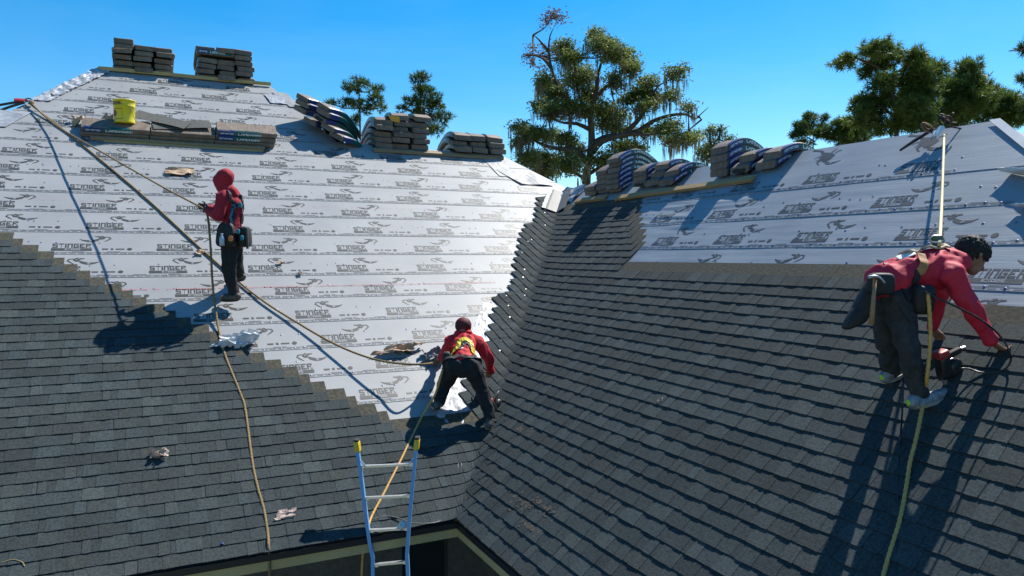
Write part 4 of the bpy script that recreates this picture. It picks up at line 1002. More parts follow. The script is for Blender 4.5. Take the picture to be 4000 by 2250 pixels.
DATA = {'man1': {'head': (-1.939, 3.059, 6.639),
          'neck': (-1.876, 3.02, 6.478),
          'chest': (-1.835, 2.993, 6.324),
          'waist': (-1.845, 2.987, 6.115),
          'pelvis': (-1.851, 2.982, 5.938),
          'l_sho': (-1.953, 2.866, 6.423),
          'r_sho': (-1.824, 3.183, 6.457),
          'l_elb': (-2.024, 2.833, 6.184),
          'r_elb': (-1.993, 3.291, 6.288),
          'l_wri': (-2.113, 3.014, 6.263),
          'r_wri': (-2.107, 3.214, 6.307),
          'l_han': (-2.167, 3.086, 6.278),
          'r_han': (-2.167, 3.222, 6.318),
          'l_hip': (-1.876, 2.891, 5.888),
          'r_hip': (-1.822, 3.077, 5.892),
          'l_kne': (-1.903, 2.877, 5.538),
          'r_kne': (-1.785, 3.187, 5.581),
          'l_ank': (-1.838, 2.919, 5.222),
          'r_ank': (-1.723, 3.321, 5.442),
          'l_toe': (-1.975, 2.982, 5.145),
          'r_toe': (-1.823, 3.367, 5.379),
          'l_hee': (-1.802, 2.898, 5.151),
          'r_hee': (-1.694, 3.304, 5.389)},
 'man2': {'head': (0.695, 1.538, 4.799),
          'neck': (0.683, 1.495, 4.711),
          'chest': (0.636, 1.38, 4.621),
          'waist': (0.554, 1.214, 4.505),
          'pelvis': (0.497, 1.093, 4.417),
          'l_sho': (0.529, 1.534, 4.642),
          'r_sho': (0.809, 1.364, 4.646),
          'l_elb': (0.494, 1.654, 4.472),
          'r_elb': (0.926, 1.297, 4.448),
          'l_wri': (0.493, 1.796, 4.399),
          'r_wri': (0.984, 1.349, 4.266),
          'l_han': (0.467, 1.886, 4.37),
          'r_han': (0.966, 1.41, 4.195),
          'l_hip': (0.409, 1.146, 4.395),
          'r_hip': (0.589, 1.025, 4.399),
          'l_kne': (0.329, 1.26, 4.161),
          'r_kne': (0.718, 1.027, 4.122),
          'l_ank': (0.229, 1.185, 3.969),
          'r_ank': (0.763, 0.878, 3.811),
          'l_toe': (0.203, 1.307, 3.91),
          'r_toe': (0.844, 0.991, 3.75),
          'l_hee': (0.188, 1.136, 3.912),
          'r_hee': (0.715, 0.852, 3.695)},
 'man3': {'head': (2.314, -3.761, 5.697),
          'neck': (2.202, -3.73, 5.665),
          'chest': (2.063, -3.665, 5.605),
          'waist': (1.899, -3.586, 5.577),
          'pelvis': (1.769, -3.524, 5.524),
          'r_sho': (1.997, -3.812, 5.581),
          'l_sho': (2.292, -3.575, 5.633),
          'r_elb': (2.1, -3.896, 5.349),
          'l_elb': (2.292, -3.521, 5.365),
          'r_wri': (2.259, -3.935, 5.123),
          'l_wri': (2.32, -3.481, 5.17),
          'r_han': (2.334, -3.963, 5.069),
          'l_han': (2.377, -3.49, 5.103),
          'r_hip': (1.758, -3.603, 5.405),
          'l_hip': (1.834, -3.461, 5.414),
          'r_kne': (1.755, -3.695, 5.077),
          'l_kne': (1.838, -3.467, 5.105),
          'r_ank': (1.851, -3.713, 4.757),
          'l_ank': (1.987, -3.396, 4.868),
          'r_toe': (2.098, -3.768, 4.745),
          'l_toe': (2.196, -3.366, 4.84),
          'r_hee': (1.812, -3.72, 4.68),
          'l_hee': (1.966, -3.39, 4.791)},
 'rope_man2': [(-4.492, 7.398, 8.177), (-4.146, 6.988, 7.858), (-3.763, 6.484, 7.498), (-2.845, 5.141, 6.572), (-2.106, 3.949, 5.749), (-1.555, 3.112, 5.183), (-1.077, 2.552, 4.822),
               (-0.724, 2.137, 4.596), (-0.401, 1.799, 4.46), (-0.121, 1.568, 4.41), (0.112, 1.405, 4.407), (0.367, 1.524, 4.403), (0.415, 1.389, 4.405)],
 'rope_man1': [(-4.481, 7.432, 8.201), (-4.065, 6.666, 7.745), (-3.366, 5.375, 7.195), (-2.654, 4.092, 6.65), (-2.165, 3.119, 6.29)],
 'rope_down': [(-2.152, 3.089, 6.266), (-2.123, 3.015, 6.174), (-2.112, 2.826, 5.822), (-2.087, 2.954, 5.379), (-2.07, 2.779, 5.039), (-2.053, 2.564, 4.806), (-2.017, 2.195, 4.539),
               (-1.911, 1.662, 4.171), (-1.887, 1.465, 4.035), (-1.893, 0.869, 3.624), (-1.88, 0.597, 3.436), (-1.853, 0.364, 3.275), (-1.85, 0.146, 3.125), (-1.862, 0.009, 3.043),
               (-1.86, -0.016, 2.944), (-1.861, -0.024, 2.758), (-1.878, -0.042, 2.198)],
 'rope_ladder': [(0.349, 1.276, 4.394), (0.232, 1.106, 4.298), (0.173, 1.136, 4.088), (0.025, 1.166, 3.841), (-0.225, 0.881, 3.633), (-0.416, 0.653, 3.475), (-0.674, 0.357, 3.271),
                 (-0.85, 0.16, 3.135), (-0.917, 0.057, 3.076), (-0.949, 0.053, 2.994), (-0.986, 0.046, 2.712), (-1.023, 0.028, 1.966)],
 'rope_right_up': [(4.358, -2.159, 6.902), (3.757, -2.56, 6.54), (3.086, -3.007, 6.119), (2.102, -3.662, 5.811), (2.086, -3.668, 5.764)],
 'rope_right_down': [(1.786, -3.804, 5.454), (1.803, -3.809, 5.294), (1.803, -3.816, 5.142), (1.794, -3.81, 4.939), (1.863, -3.745, 4.77), (1.76, -3.792, 4.642), (1.642, -3.845, 4.513),
                     (1.535, -3.885, 4.394), (1.456, -3.925, 4.299), (1.337, -3.988, 4.189), (1.215, -4.046, 4.084), (1.082, -4.094, 3.969), (0.956, -4.145, 3.86), (0.825, -4.2, 3.747)],
 'hose_loop': [(1.767, -3.794, 5.462), (1.819, -3.844, 5.421), (1.879, -3.943, 5.367), (2.011, -4.011, 5.288), (2.175, -4.029, 5.188), (2.203, -4.08, 5.091), (2.236, -4.076, 5.013),
               (2.217, -4.051, 4.957), (2.197, -3.991, 4.927), (2.174, -3.921, 4.92), (2.15, -3.858, 4.939), (2.089, -3.827, 4.939)],
 'hose_hang': [(1.647, -3.741, 4.889), (1.478, -3.864, 4.756), (1.655, -3.726, 4.511), (1.522, -3.81, 4.343), (1.346, -3.943, 4.191), (1.159, -4.082, 4.029), (0.985, -4.205, 3.878),
               (0.846, -4.305, 3.758)],
 'hose_valley': [(0.978, 1.098, 3.903), (1.008, 1.104, 3.956), (0.958, 1.092, 3.875), (0.811, 1.015, 3.749), (0.605, 0.846, 3.608), (0.449, 0.736, 3.532), (0.324, 0.611, 3.446), (0.224, 0.479, 3.355),
                 (0.204, 0.516, 3.393), (0.249, 0.577, 3.435), (0.246, 0.502, 3.383), (0.188, 0.39, 3.293), (0.108, 0.23, 3.183), (-0.001, 0.082, 3.081), (-0.171, -0.009, 3.03),
                 (-0.325, -0.057, 3.034), (-0.501, -0.027, 3.055), (-0.605, 0.059, 3.09), (-0.741, 0.13, 3.114), (-0.871, 0.112, 3.102)],
 'A_uv': {'ridgeL': (-3.535, 10.86),
          'ridgeR': (-0.508, 10.914),
          'hipR1': (-0.126, 10.126),
          'low1': (0.458, 8.439),
          'hipR': (3.796, 8.33),
          'vtop': (4.689, 7.119),
          'hipL': (-4.525, 9.275),
          'hipLlow': (-4.842, 8.63),
          'plankL': (-3.533, 10.799),
          'plankR': (-0.521, 10.807),
          'bucket': (-3.199, 8.631),
          'pileL': (-3.725, 8.008),
          'pile2': (-2.74, 8.021),
          'pile3': (-1.758, 7.977),
          'pileR': (-0.761, 8.067),
          'plank2L': (1.6, 8.264),
          'plank2R': (3.601, 8.273),
          's1L': (-3.313, 10.923),
          's1R': (-2.272, 11.026),
          's2L': (-1.867, 10.946),
          's2R': (-0.811, 10.966),
          's3L': (1.012, 8.207),
          's3R': (2.122, 8.248),
          's4L': (2.603, 8.203),
          's4R': (3.72, 8.254),
          'scrap1': (-2.321, 7.012),
          'scrap2': (-2.177, 4.791),
          'scrap3': (-1.148, 4.548),
          'scrap4': (-0.931, 4.3),
          'foilL': (-2.083, 2.914),
          'foilR': (-1.599, 2.852),
          'paperbig': (0.041, 2.594),
          'flap': (0.51, 2.429),
          'scrap5': (-2.744, 1.239),
          'scrap6': (-1.672, 0.347),
          'blue': (-2.248, 0.14),
          'straw': (-3.83, 0.278),
          'blue2': (2.698, 6.866),
          'red1a': (-3.141, 3.995),
          'red1b': (1.911, 4.028),
          'red2a': (-4.568, 6.107),
          'red2b': (1.882, 6.064),
          'flash': (4.231, 6.549),
          'flashb': (4.159, 6.103),
          'fingertop': (3.897, 6.67)},
 'B_uv': {'planka': (4.617, 5.646),
          'plankb': (3.666, 5.684),
          'plankc': (3.234, 5.567),
          'plankd': (0.306, 5.69),
          'g1': (4.128, 5.701),
          'g1r': (3.361, 5.682),
          'g2L': (2.947, 5.765),
          'g2R': (1.943, 5.728),
          'g3L': (1.196, 5.827),
          'g3R': (-0.168, 5.745),
          'anchor': (-1.965, 6.152),
          'torn': (-3.023, 5.142),
          'torn2': (-3.421, 4.559),
          'gun': (-3.7, 2.823)},
 'ladder': (-0.764, -0.074, 3.044),
 'm1x': {'strap_near': [(-1.899, 2.856, 6.534), (-1.842, 2.779, 6.452), (-1.81, 2.735, 6.325), (-1.821, 2.734, 6.199), (-1.862, 2.75, 6.111), (-1.898, 2.787, 6.059)],
         'strap_back': [(-1.844, 3.12, 6.558), (-1.734, 3.006, 6.473), (-1.719, 2.937, 6.34), (-1.731, 2.936, 6.211), (-1.741, 2.936, 6.099)],
         'strap_cross': [(-1.808, 2.756, 6.326), (-1.734, 2.887, 6.321), (-1.703, 3.039, 6.314)],
         'pouch_front': (-1.931, 2.799, 5.955),
         'pouch_back': (-1.716, 2.826, 5.936),
         'pouch_far': (-1.875, 3.218, 5.976),
         'bottle': (-1.989, 2.713, 5.893),
         'snack': (-1.894, 2.667, 5.908),
         'bar0': (-1.708, 2.694, 6.043),
         'bar1': (-1.699, 2.677, 5.785),
         'tail': [(-1.963, 2.819, 6.049), (-2.042, 2.833, 6.011), (-2.09, 2.856, 5.986)],
         'gear': [(-1.8, 2.737, 5.996), (-1.759, 2.713, 5.917), (-1.752, 2.845, 6.429), (-1.764, 2.802, 6.33)]},
 'm2x': {'y1': [(0.549, 1.249, 4.723), (0.451, 1.184, 4.683), (0.411, 1.2, 4.607), (0.388, 1.208, 4.531), (0.352, 1.166, 4.463)],
         'y2': [(0.681, 1.184, 4.717), (0.667, 1.076, 4.637), (0.699, 1.057, 4.561), (0.709, 1.05, 4.522)],
         'y3': [(0.549, 1.249, 4.723), (0.613, 1.219, 4.741), (0.681, 1.184, 4.717)],
         'patch': (0.547, 1.246, 4.631),
         'pad': (0.611, 1.216, 4.662),
         'tag': (0.504, 1.156, 4.646),
         'pouch': (0.387, 1.316, 4.466),
         'pouch2': (0.522, 1.153, 4.295),
         'gun': (0.948, 1.07, 3.811)},
 'm3x': {'pad': [(1.852, -3.555, 5.723), (1.963, -3.609, 5.75), (2.039, -3.668, 5.741), (2.117, -3.707, 5.749)],
         's1': [(1.885, -3.683, 5.723), (1.828, -3.769, 5.68), (1.752, -3.847, 5.597), (1.75, -3.85, 5.515), (1.784, -3.814, 5.463)],
         's2': [(1.978, -3.618, 5.714), (2.007, -3.52, 5.733), (1.972, -3.447, 5.724)],
         'tag': (1.837, -3.604, 5.714),
         'dring': (2.074, -3.661, 5.788),
         'pouch': (1.563, -3.518, 5.42),
         'pouch_low': (1.514, -3.499, 5.307),
         'pouch2': (1.526, -3.651, 5.512),
         'pouch3': (1.822, -3.735, 5.407),
         'ham0': (1.432, -3.682, 5.544),
         'ham1': (1.397, -3.689, 5.253),
         'ham2': [(1.39, -3.661, 5.556), (1.423, -3.688, 5.564), (1.456, -3.704, 5.551), (1.482, -3.719, 5.518)],
         'legstrap': [(1.556, -3.817, 5.385), (1.585, -3.833, 5.344), (1.674, -3.823, 5.299), (1.758, -3.81, 5.279)],
         'legstrap2': [(1.548, -3.813, 5.385), (1.614, -3.848, 5.336), (1.727, -3.848, 5.319)],
         'gun': (2.077, -3.748, 4.823)},
 'items': {'anchorB': (4.537, -2.042, 7.004),
           'anchorA': (-4.499, 7.469, 8.214),
           'strapA1': [(-4.519, 7.426, 8.221), (-4.985, 8.118, 8.231), (-5.878, 9.11, 8.176)],
           'strapA2': [(-4.546, 7.356, 8.173), (-4.969, 7.993, 8.117), (-5.789, 8.602, 7.775)],
           'strapB': [(4.484, -2.104, 7.011), (4.78, -2.31, 6.93), (4.859, -2.633, 6.809), (4.91, -3.056, 6.642)]},
 'lad': {'l': [(-0.971, 0.236, 3.78), (-0.948, 0.103, 3.346), (-0.939, 0.041, 3.146), (-0.924, -0.029, 2.93), (-0.909, -0.072, 2.805), (-0.92, -0.116, 2.636), (-0.945, -0.203, 2.305),
               (-0.993, -0.376, 1.665)],
         'r': [(-0.448, -0.014, 3.801), (-0.522, -0.095, 3.385), (-0.582, -0.167, 3.028), (-0.613, -0.209, 2.834), (-0.616, -0.233, 2.749), (-0.621, -0.263, 2.636), (-0.647, -0.349, 2.305),
               (-0.699, -0.52, 1.665)],
         'rungs': [((-0.966, 0.191, 3.624), (-0.471, -0.048, 3.646)), ((-0.942, 0.097, 3.334), (-0.523, -0.105, 3.356)), ((-0.927, 0.005, 3.04), (-0.569, -0.167, 3.061)),
                   ((-0.913, -0.091, 2.735), (-0.609, -0.235, 2.766)), ((-0.934, -0.169, 2.437), (-0.633, -0.312, 2.46))],
         'bag': (-0.645, -0.147, 3.094)}}
# ---------------------------------------------------------------- ropes and hoses
def rope(name, key, r, m, lab, cat='rope', tw=150, n=9, step=.014):
    pts = catmull(DATA[key], step if tw else .03)
    b = MB(); b.tube(pts, r, n, tw=tw)
    o = b.build(name, m, None, smooth=True)
    return tag(o, lab, cat)
rope('safety_rope', 'rope_man2', .0130, M['rope'], 'long brown rope from the left hip anchor to the bending worker in red', step=.016)
rope('safety_rope', 'rope_man1', .0115, M['rope'], 'taut brown rope from the left hip anchor to the hooded worker', step=.016)
rope('safety_rope', 'rope_down', .0135, M['rope'], 'brown rope hanging from the hooded worker down over the eave', step=.014)
rope('safety_rope', 'rope_ladder', .0125, M['rope_y'], 'yellow rope from the bending worker passing behind the ladder', step=.014)
rope('safety_rope', 'rope_right_up', .0120, M['rope_w'], 'pale yellow rope from the right ridge anchor to the worker below it', step=.012)
rope('safety_rope', 'rope_right_down', .0125, M['rope_y'], 'thick yellow rope hanging below the worker on the right wing', step=.010)
rope('air_hose', 'hose_loop', .0065, M['hose'], 'black hose looping from the right worker to his nail gun', 'hose', 0, 8)
rope('air_hose', 'hose_hang', .0055, M['hose'], 'thin black hose running down the shingles left of the thick yellow rope', 'hose', 0, 8)
rope('air_hose', 'hose_valley', .0055, M['hose_g'], 'thin grey hose looping down the valley to the foot of the ladder', 'hose', 0, 8)

# ---------------------------------------------------------------- generic rounded solids
def superell(c, ax, ay, az, sx, sy, sz, e=.35, n=16, m=10, taper=0):
    c = V(c); ax, ay, az = V(ax), V(ay), V(az); vs = []; fs = []
    pw = lambda t: math.copysign(abs(t) ** e, t)
    for j in range(m + 1):
        ph = -pi / 2 + pi * j / m
        for i in range(n):
            th = 2 * pi * i / n
            z = pw(sin(ph)); k = 1 + taper * z
            vs.append(c + ax * sx * k * pw(cos(ph)) * pw(cos(th)) + ay * sy * k * pw(cos(ph)) * pw(sin(th)) + az * sz * z)
    for j in range(m):
        for i in range(n): fs.append((j * n + i, j * n + (i + 1) % n, (j + 1) * n + (i + 1) % n, (j + 1) * n + i))
    return vs, fs
def frame(d, hint=(0, 0, 1)):
    d = V(d).normalized(); h = V(hint)
    if abs(d.dot(h.normalized())) > .97: h = V(1, 0, 0) if abs(d.x) < .9 else V(0, 1, 0)
    y = (h - d * h.dot(d)).normalized(); return d, y, d.cross(y)

# ---------------------------------------------------------------- people
def capsule(mb, p0, r0, p1, r1, flat=None, k=1.0, n=14, m=4):
    p0, p1 = V(p0), V(p1); d = p1 - p0; Ln = d.length
    d = d / Ln if Ln > 1e-6 else V(0, 0, 1)
    _, y, z = frame(d); vs = []; fs = []
    rings = []
    for j in range(m + 1): a = -pi / 2 + (pi / 2) * j / m; rings.append((p0 + d * r0 * sin(a), r0 * cos(a), p0))
    for j in range(m + 1): a = (pi / 2) * j / m; rings.append((p1 + d * r1 * sin(a), r1 * cos(a), p1))
    for c, r, o in rings:
        for i in range(n):
            t = 2 * pi * i / n; q = c + (y * cos(t) + z * sin(t)) * max(r, 1e-4)
            if flat is not None:
                ax = p0 + d * (q - p0).dot(d); of = (q - ax).dot(flat); q = q + flat * of * (k - 1)
            vs.append(q)
    R_ = len(rings)
    for j in range(R_ - 1):
        for i in range(n): fs.append((j * n + i, (j + 1) * n + i, (j + 1) * n + (i + 1) % n, j * n + (i + 1) % n))
    fs += [tuple(range(n)), tuple(range((R_ - 1) * n, R_ * n))[::-1]]
    mb.add(vs, [q[::-1] for q in fs])
def fuse(name, mb, voxel, it, m, parent, wr=None, hair=None):
    """union of the closed shapes in mb as one continuous surface"""
    me = bpy.data.meshes.new('tmp'); me.from_pydata(mb.v, [], mb.f); me.update()
    bm = bmesh.new(); bm.from_mesh(me); bmesh.ops.recalc_face_normals(bm, faces=bm.faces); bm.to_mesh(me); bm.free()
    o = bpy.data.objects.new('tmp', me); COL.objects.link(o)
    r = o.modifiers.new('r', 'REMESH'); r.mode = 'VOXEL'; r.voxel_size = voxel
    s = o.modifiers.new('s', 'SMOOTH'); s.factor = .5; s.iterations = it
    dg = bpy.context.evaluated_depsgraph_get(); dg.update()
    nm = bpy.data.meshes.new_from_object(o.evaluated_get(dg))
    bpy.data.objects.remove(o); bpy.data.meshes.remove(me)
    vs = [v.co.copy() for v in nm.vertices]; ns = [v.normal.copy() for v in nm.vertices]
    if wr:
        amp, sc, st = wr
        for i, (p, q) in enumerate(zip(vs, ns)):
            a = noise.noise((p.x * sc, p.y * sc, p.z * sc * st)); b = noise.noise((p.x * sc * 2.1 + 7, p.y * sc * 2.1, p.z * sc * st * 2.1))
            vs[i] = p + q * amp * ((1 - abs(a) * 2.4) * .6 + b * .5)
    if hair:
        for i, (p, q) in enumerate(zip(vs, ns)): vs[i] = p + q * hair * (.5 + noise.noise((p.x * 70, p.y * 70, p.z * 50)))
    fs = [tuple(f.vertices) for f in nm.polygons]; bpy.data.meshes.remove(nm)
    return obj(name, vs, fs, m, parent, smooth=True)
def hand_caps(mb, wri, han, side, curl=.5, r=1.0):
    """palm and five fingers; side = vector towards the thumb, fingers curl towards d x side"""
    wri, han = V(wri), V(han); d = (han - wri).normalized(); s = (V(side) - d * V(side).dot(d)).normalized(); nrm = d.cross(s)
    k0 = wri + d * .085
    capsule(mb, wri, .027 * r, wri + d * .03, .031 * r, nrm, .62)
    for f in (-.021, 0, .021): capsule(mb, wri + d * .02 + s * f * .7, .017, k0 + s * f * 1.25, .0155, nrm, .8, 10, 3)
    for i, (of, ln) in enumerate(((.030, .072), (.010, .080), (-.010, .075), (-.030, .058))):
        p = k0 + s * of; a = .15
        for seg in range(3):
            a += curl * (.7 if seg else .5) + .05 * i
            q = p + (d * cos(a) + nrm * sin(a) + s * of * .6).normalized() * ln * (.45, .32, .26)[seg]
            capsule(mb, p, .0098 - .0006 * seg, q, .0092 - .0007 * seg, None, 1, 8, 3); p = q
    p = wri + d * .025 + s * .026; q = p + (d * .55 + s * .75 + nrm * .2).normalized() * .042
    capsule(mb, p, .0145, q, .0115, None, 1, 8, 3); e = q + (d * .85 + s * .25 + nrm * .35).normalized() * .032; capsule(mb, q, .011, e, .0095, None, 1, 8, 3)
def strap(name, pts, bvh, wd, th, m, root, off=.006):
    pts = catmull(pts, .025) if len(pts) > 2 else [V(a) for a in pts]
    mid = []
    for p in pts:
        if bvh: q, nn, _, _ = bvh.find_nearest(p); mid.append((q + nn * off, nn))
        else: mid.append((p, V(0, 0, 1)))
    b = MB(); vs = []; N_ = len(mid)
    for i, (p, nn) in enumerate(mid):
        d = (mid[min(i + 1, N_ - 1)][0] - mid[max(0, i - 1)][0]).normalized(); s = d.cross(nn).normalized()
        vs += [p - s * wd / 2, p + s * wd / 2, p + s * wd / 2 + nn * th, p - s * wd / 2 + nn * th]
    f = [(0, 1, 2, 3), tuple((N_ - 1) * 4 + k for k in (3, 2, 1, 0))]
    for i in range(N_ - 1):
        for k in range(4): f.append((i * 4 + k, (i + 1) * 4 + k, (i + 1) * 4 + (k + 1) % 4, i * 4 + (k + 1) % 4))
    b.add(vs, f)
    return b.build(name, m, root)
def bvh_of(o):
    off = V(0, 0, 0); p = o.parent
    while p: off = off + p.location; p = p.parent
    return BVHTree.FromPolygons([v.co + off for v in o.data.vertices], [tuple(p.vertices) for p in o.data.polygons])
def person(J, label, face, up_head, mats, hands, leg=1.0, arm_fat=1.0, headscale=1.0, hem=.30, bulk=1.0):
    """one figure: continuous body, shirt and trousers over it, shoes"""
    J = {k: V(v) for k, v in J.items()}
    base = (J['l_hee'] + J['r_hee']) / 2
    root = thing('person', base, label, 'person', 'roofers at work')
    ax = (J['r_sho'] - J['l_sho']).normalized(); sp = (J['neck'] - J['pelvis']).normalized(); fr = ax.cross(sp).normalized()
    face = V(face).normalized(); uh = V(up_head); uh = (uh - face * uh.dot(face)).normalized(); lat = face.cross(uh).normalized()
    b = MB(); Hd = J['head']; hs = headscale
    # head: skull, face wedge, jaw, nose, brow, ears, neck
    capsule(b, Hd + uh * .022 * hs - face * .018 * hs, .090 * hs, Hd - uh * .0 * hs + face * .008, .082 * hs, lat, .86)
    capsule(b, Hd + face * .030 * hs - uh * .03 * hs, .066 * hs, Hd + face * .042 * hs - uh * .082 * hs, .044 * hs, lat, .92)
    capsule(b, Hd + face * .090 * hs - uh * .005 * hs, .010 * hs, Hd + face * .110 * hs - uh * .036 * hs, .014 * hs)
    capsule(b, Hd + face * .083 * hs + uh * .018 * hs - lat * .03, .012, Hd + face * .083 * hs + uh * .018 * hs + lat * .03, .012)
    capsule(b, Hd + face * .085 * hs - uh * .066 * hs - lat * .018, .010, Hd + face * .085 * hs - uh * .066 * hs + lat * .018, .010)
    for s in (-1, 1): capsule(b, Hd - face * .012 + lat * s * .080 * hs + uh * .012, .016, Hd - face * .008 + lat * s * .078 * hs - uh * .022, .011, lat, .5)
    capsule(b, J['neck'] - sp * .03, .062, Hd - uh * .05 - face * .02, .056)
    capsule(b, J['pelvis'], .098, J['waist'], .100, fr, .74); capsule(b, J['waist'], .112, J['chest'], .132, fr, .74)
    capsule(b, J['chest'], .132, J['neck'] - sp * .05, .085, fr, .74); capsule(b, J['l_sho'], .062, J['r_sho'], .062)
    capsule(b, J['l_hip'], .078, J['r_hip'], .078)
    for s in 'lr':
        capsule(b, J[s + '_sho'], .058, J[s + '_elb'], .042); capsule(b, J[s + '_elb'], .042, J[s + '_wri'], .028)
        capsule(b, J[s + '_hip'], .074, J[s + '_kne'], .050); capsule(b, J[s + '_kne'], .049, J[s + '_ank'], .034)
        capsule(b, J[s + '_hee'] + V(0, 0, .035), .034, J[s + '_toe'] + V(0, 0, .03), .028); capsule(b, J[s + '_ank'], .040, J[s + '_hee'] + V(0, 0, .04), .036)
        hand_caps(b, J[s + '_wri'], J[s + '_han'], hands[s][0], hands[s][1])
    body = fuse('body', b, .0075, 3, mats['skin'], root)
    # shirt
    b = MB(); t0 = J['pelvis'] * .72 + J['waist'] * .28; t1 = J['pelvis'] * (1 - hem) + J['waist'] * hem
    capsule(b, t1, .140 * bulk, J['waist'], .132 * bulk, fr, .82); capsule(b, J['waist'], .132 * bulk, J['chest'], .150 * bulk, fr, .80)
    capsule(b, J['chest'], .150 * bulk, J['neck'] - sp * .055, .102 * bulk, fr, .80); capsule(b, J['neck'] - sp * .05, .085, J['neck'] + sp * .005, .068)
    for s in 'lr':
        capsule(b, J['neck'] - sp * .04, .072, J[s + '_sho'], .078); capsule(b, J[s + '_sho'], .080 * arm_fat, J[s + '_elb'], .060 * arm_fat)
        w_ = J[s + '_wri']; e_ = J[s + '_elb']; capsule(b, e_, .060 * arm_fat, e_ + (w_ - e_) * .93, .042 * arm_fat)
    shirt = fuse('shirt', b, .010, 5, mats['shirt'], root, wr=(.021, 10, .5))
    b = MB()
    capsule(b, J['l_hip'], .112 * leg, J['r_hip'], .112 * leg); capsule(b, J['pelvis'], .122, t0, .110, fr, .82)
    for s in 'lr':
        k_, a_ = J[s + '_kne'], J[s + '_ank']
        capsule(b, J[s + '_hip'], .112 * leg, k_, .078 * leg); capsule(b, k_, .077 * leg, a_ * .97 + k_ * .03, .062 * leg)
    trousers = fuse('trousers', b, .010, 4, mats['trousers'], root, wr=(.021, 9, .6))
    for s in 'lr':
        b = MB(); h, t = J[s + '_hee'], J[s + '_toe']; d = (t - h).normalized(); u_ = mats['ground_n']
        capsule(b, h + u_ * .040 + d * .01, .046, t + u_ * .034 - d * .03, .040); capsule(b, h + u_ * .05, .045, J[s + '_ank'] + (J[s + '_ank'] - h) * .05, .050)
        shoe = fuse('shoe', b, .009, 4, mats['shoe'], root)
        sv = MB(); side = d.cross(u_).normalized(); pr = []
        L_ = (t - h).length + .05
        for i in range(13):
            f = i / 12; wd = .040 * (1 - (2 * f - 1) ** 6) ** .5 * (.86 + .25 * sin(f * pi)) + .004; pr.append((h - d * .035 + d * L_ * f, wd))
        vs = []
        for c, wd in pr: vs += [c - side * wd, c + side * wd, c + side * wd * 1.05 + u_ * .03, c - side * wd * 1.05 + u_ * .03]
        fs = [(0, 1, 2, 3)[::-1], tuple(48 + k for k in range(4))]
        for i in range(12):
            for k in range(4): fs.append((i * 4 + k, i * 4 + (k + 1) % 4, (i + 1) * 4 + (k + 1) % 4, (i + 1) * 4 + k))
        sv.add(vs, fs); sv.build('sole', mats['sole'], shoe)
        if mats.get('accent'):
            q = MB(); capsule(q, h + u_ * .045 - d * .034, .013, h + u_ * .075 - d * .030, .009, side, 1.8); capsule(q, h + u_ * .045 + d * .01 - side * .042, .010, h + u_ * .072 + d * .06 - side * .036, .007); capsule(q, h + u_ * .045 + d * .05 - side * .042, .008, h + u_ * .068 + d * .10 - side * .034, .006)
            fuse('shoe_trim', q, .007, 2, mats['accent'], shoe)
    return root, body, shirt, trousers, J, fr, sp, ax
M['skin'] = noisy('skin', (.20, .095, .055), (.27, .14, .085), 20, rough=.5)
M['hair'] = noisy('black_hair', (.006, .005, .005), (.014, .012, .011), 60, rough=.75)
M['red_hood'] = noisy('red_sweatshirt', (.26, .010, .022), (.34, .018, .032), 12, rough=.85, bump=.25, bscale=60)
M['red_shirt'] = noisy('bright_red_shirt', (.40, .006, .014), (.50, .012, .022), 10, rough=.75, bump=.2, bscale=60)
M['pink_red'] = noisy('crimson_shirt', (.42, .010, .032), (.53, .018, .048), 10, rough=.7, bump=.2, bscale=60)
M['black_jeans'] = noisy('black_work_trousers', (.008, .008, .009), (.020, .020, .022), 22, rough=.85, bump=.3, bscale=70)
M['grey_jeans'] = noisy('dark_grey_trousers', (.018, .019, .021), (.040, .041, .044), 22, rough=.85, bump=.3, bscale=70)
M['boot'] = noisy('tan_brown_boot', (.05, .042, .03), (.13, .11, .075), 18, rough=.7)
M['boot_dark'] = noisy('dark_shoe', (.02, .02, .02), (.10, .10, .10), 14, rough=.6)
M['sneaker'] = noisy('grey_white_sneaker', (.09, .10, .11), (.30, .32, .34), 16, rough=.6)
M['sole_dark'] = mat('dark_sole', (.02, .02, .02), .8); M['sole_pale'] = mat('pale_sole', (.30, .29, .26), .7)
M['neon'] = mat('neon_green_trim', (.35, .62, .04), .6)
M['pouch'] = noisy('black_tool_pouch', (.008, .008, .008), (.02, .019, .018), 15, rough=.65, bump=.3, bscale=40)
M['teal_gear'] = noisy('teal_webbing', (.01, .13, .19), (.02, .20, .27), 10, rough=.6)
M['yellow_web'] = noisy('yellow_webbing', (.62, .44, .01), (.72, .54, .02), 30, rough=.6)
M['orange_leather'] = noisy('orange_leather', (.30, .12, .03), (.40, .18, .06), 12, rough=.6)
M['tan_pad'] = noisy('tan_harness_pad', (.30, .23, .15), (.42, .34, .24), 12, rough=.7)
M['glove'] = noisy('black_glove', (.01, .01, .011), (.025, .025, .027), 30, rough=.6)
def belt(root, c, axis, fr, r, flat, wd, m, bvh):
    ax_, y, z = frame(axis, fr); pts = [V(c) + (y * cos(t) * flat + z * sin(t)) * r for t in [2 * pi * i / 24 for i in range(25)]]
    return strap('tool_belt', pts, bvh, wd, .008, m, root, .008)
def solid(name, m, root, *a, **k):
    v, f = superell(*a, **k); return obj(name, v, f, m, root, smooth=True)

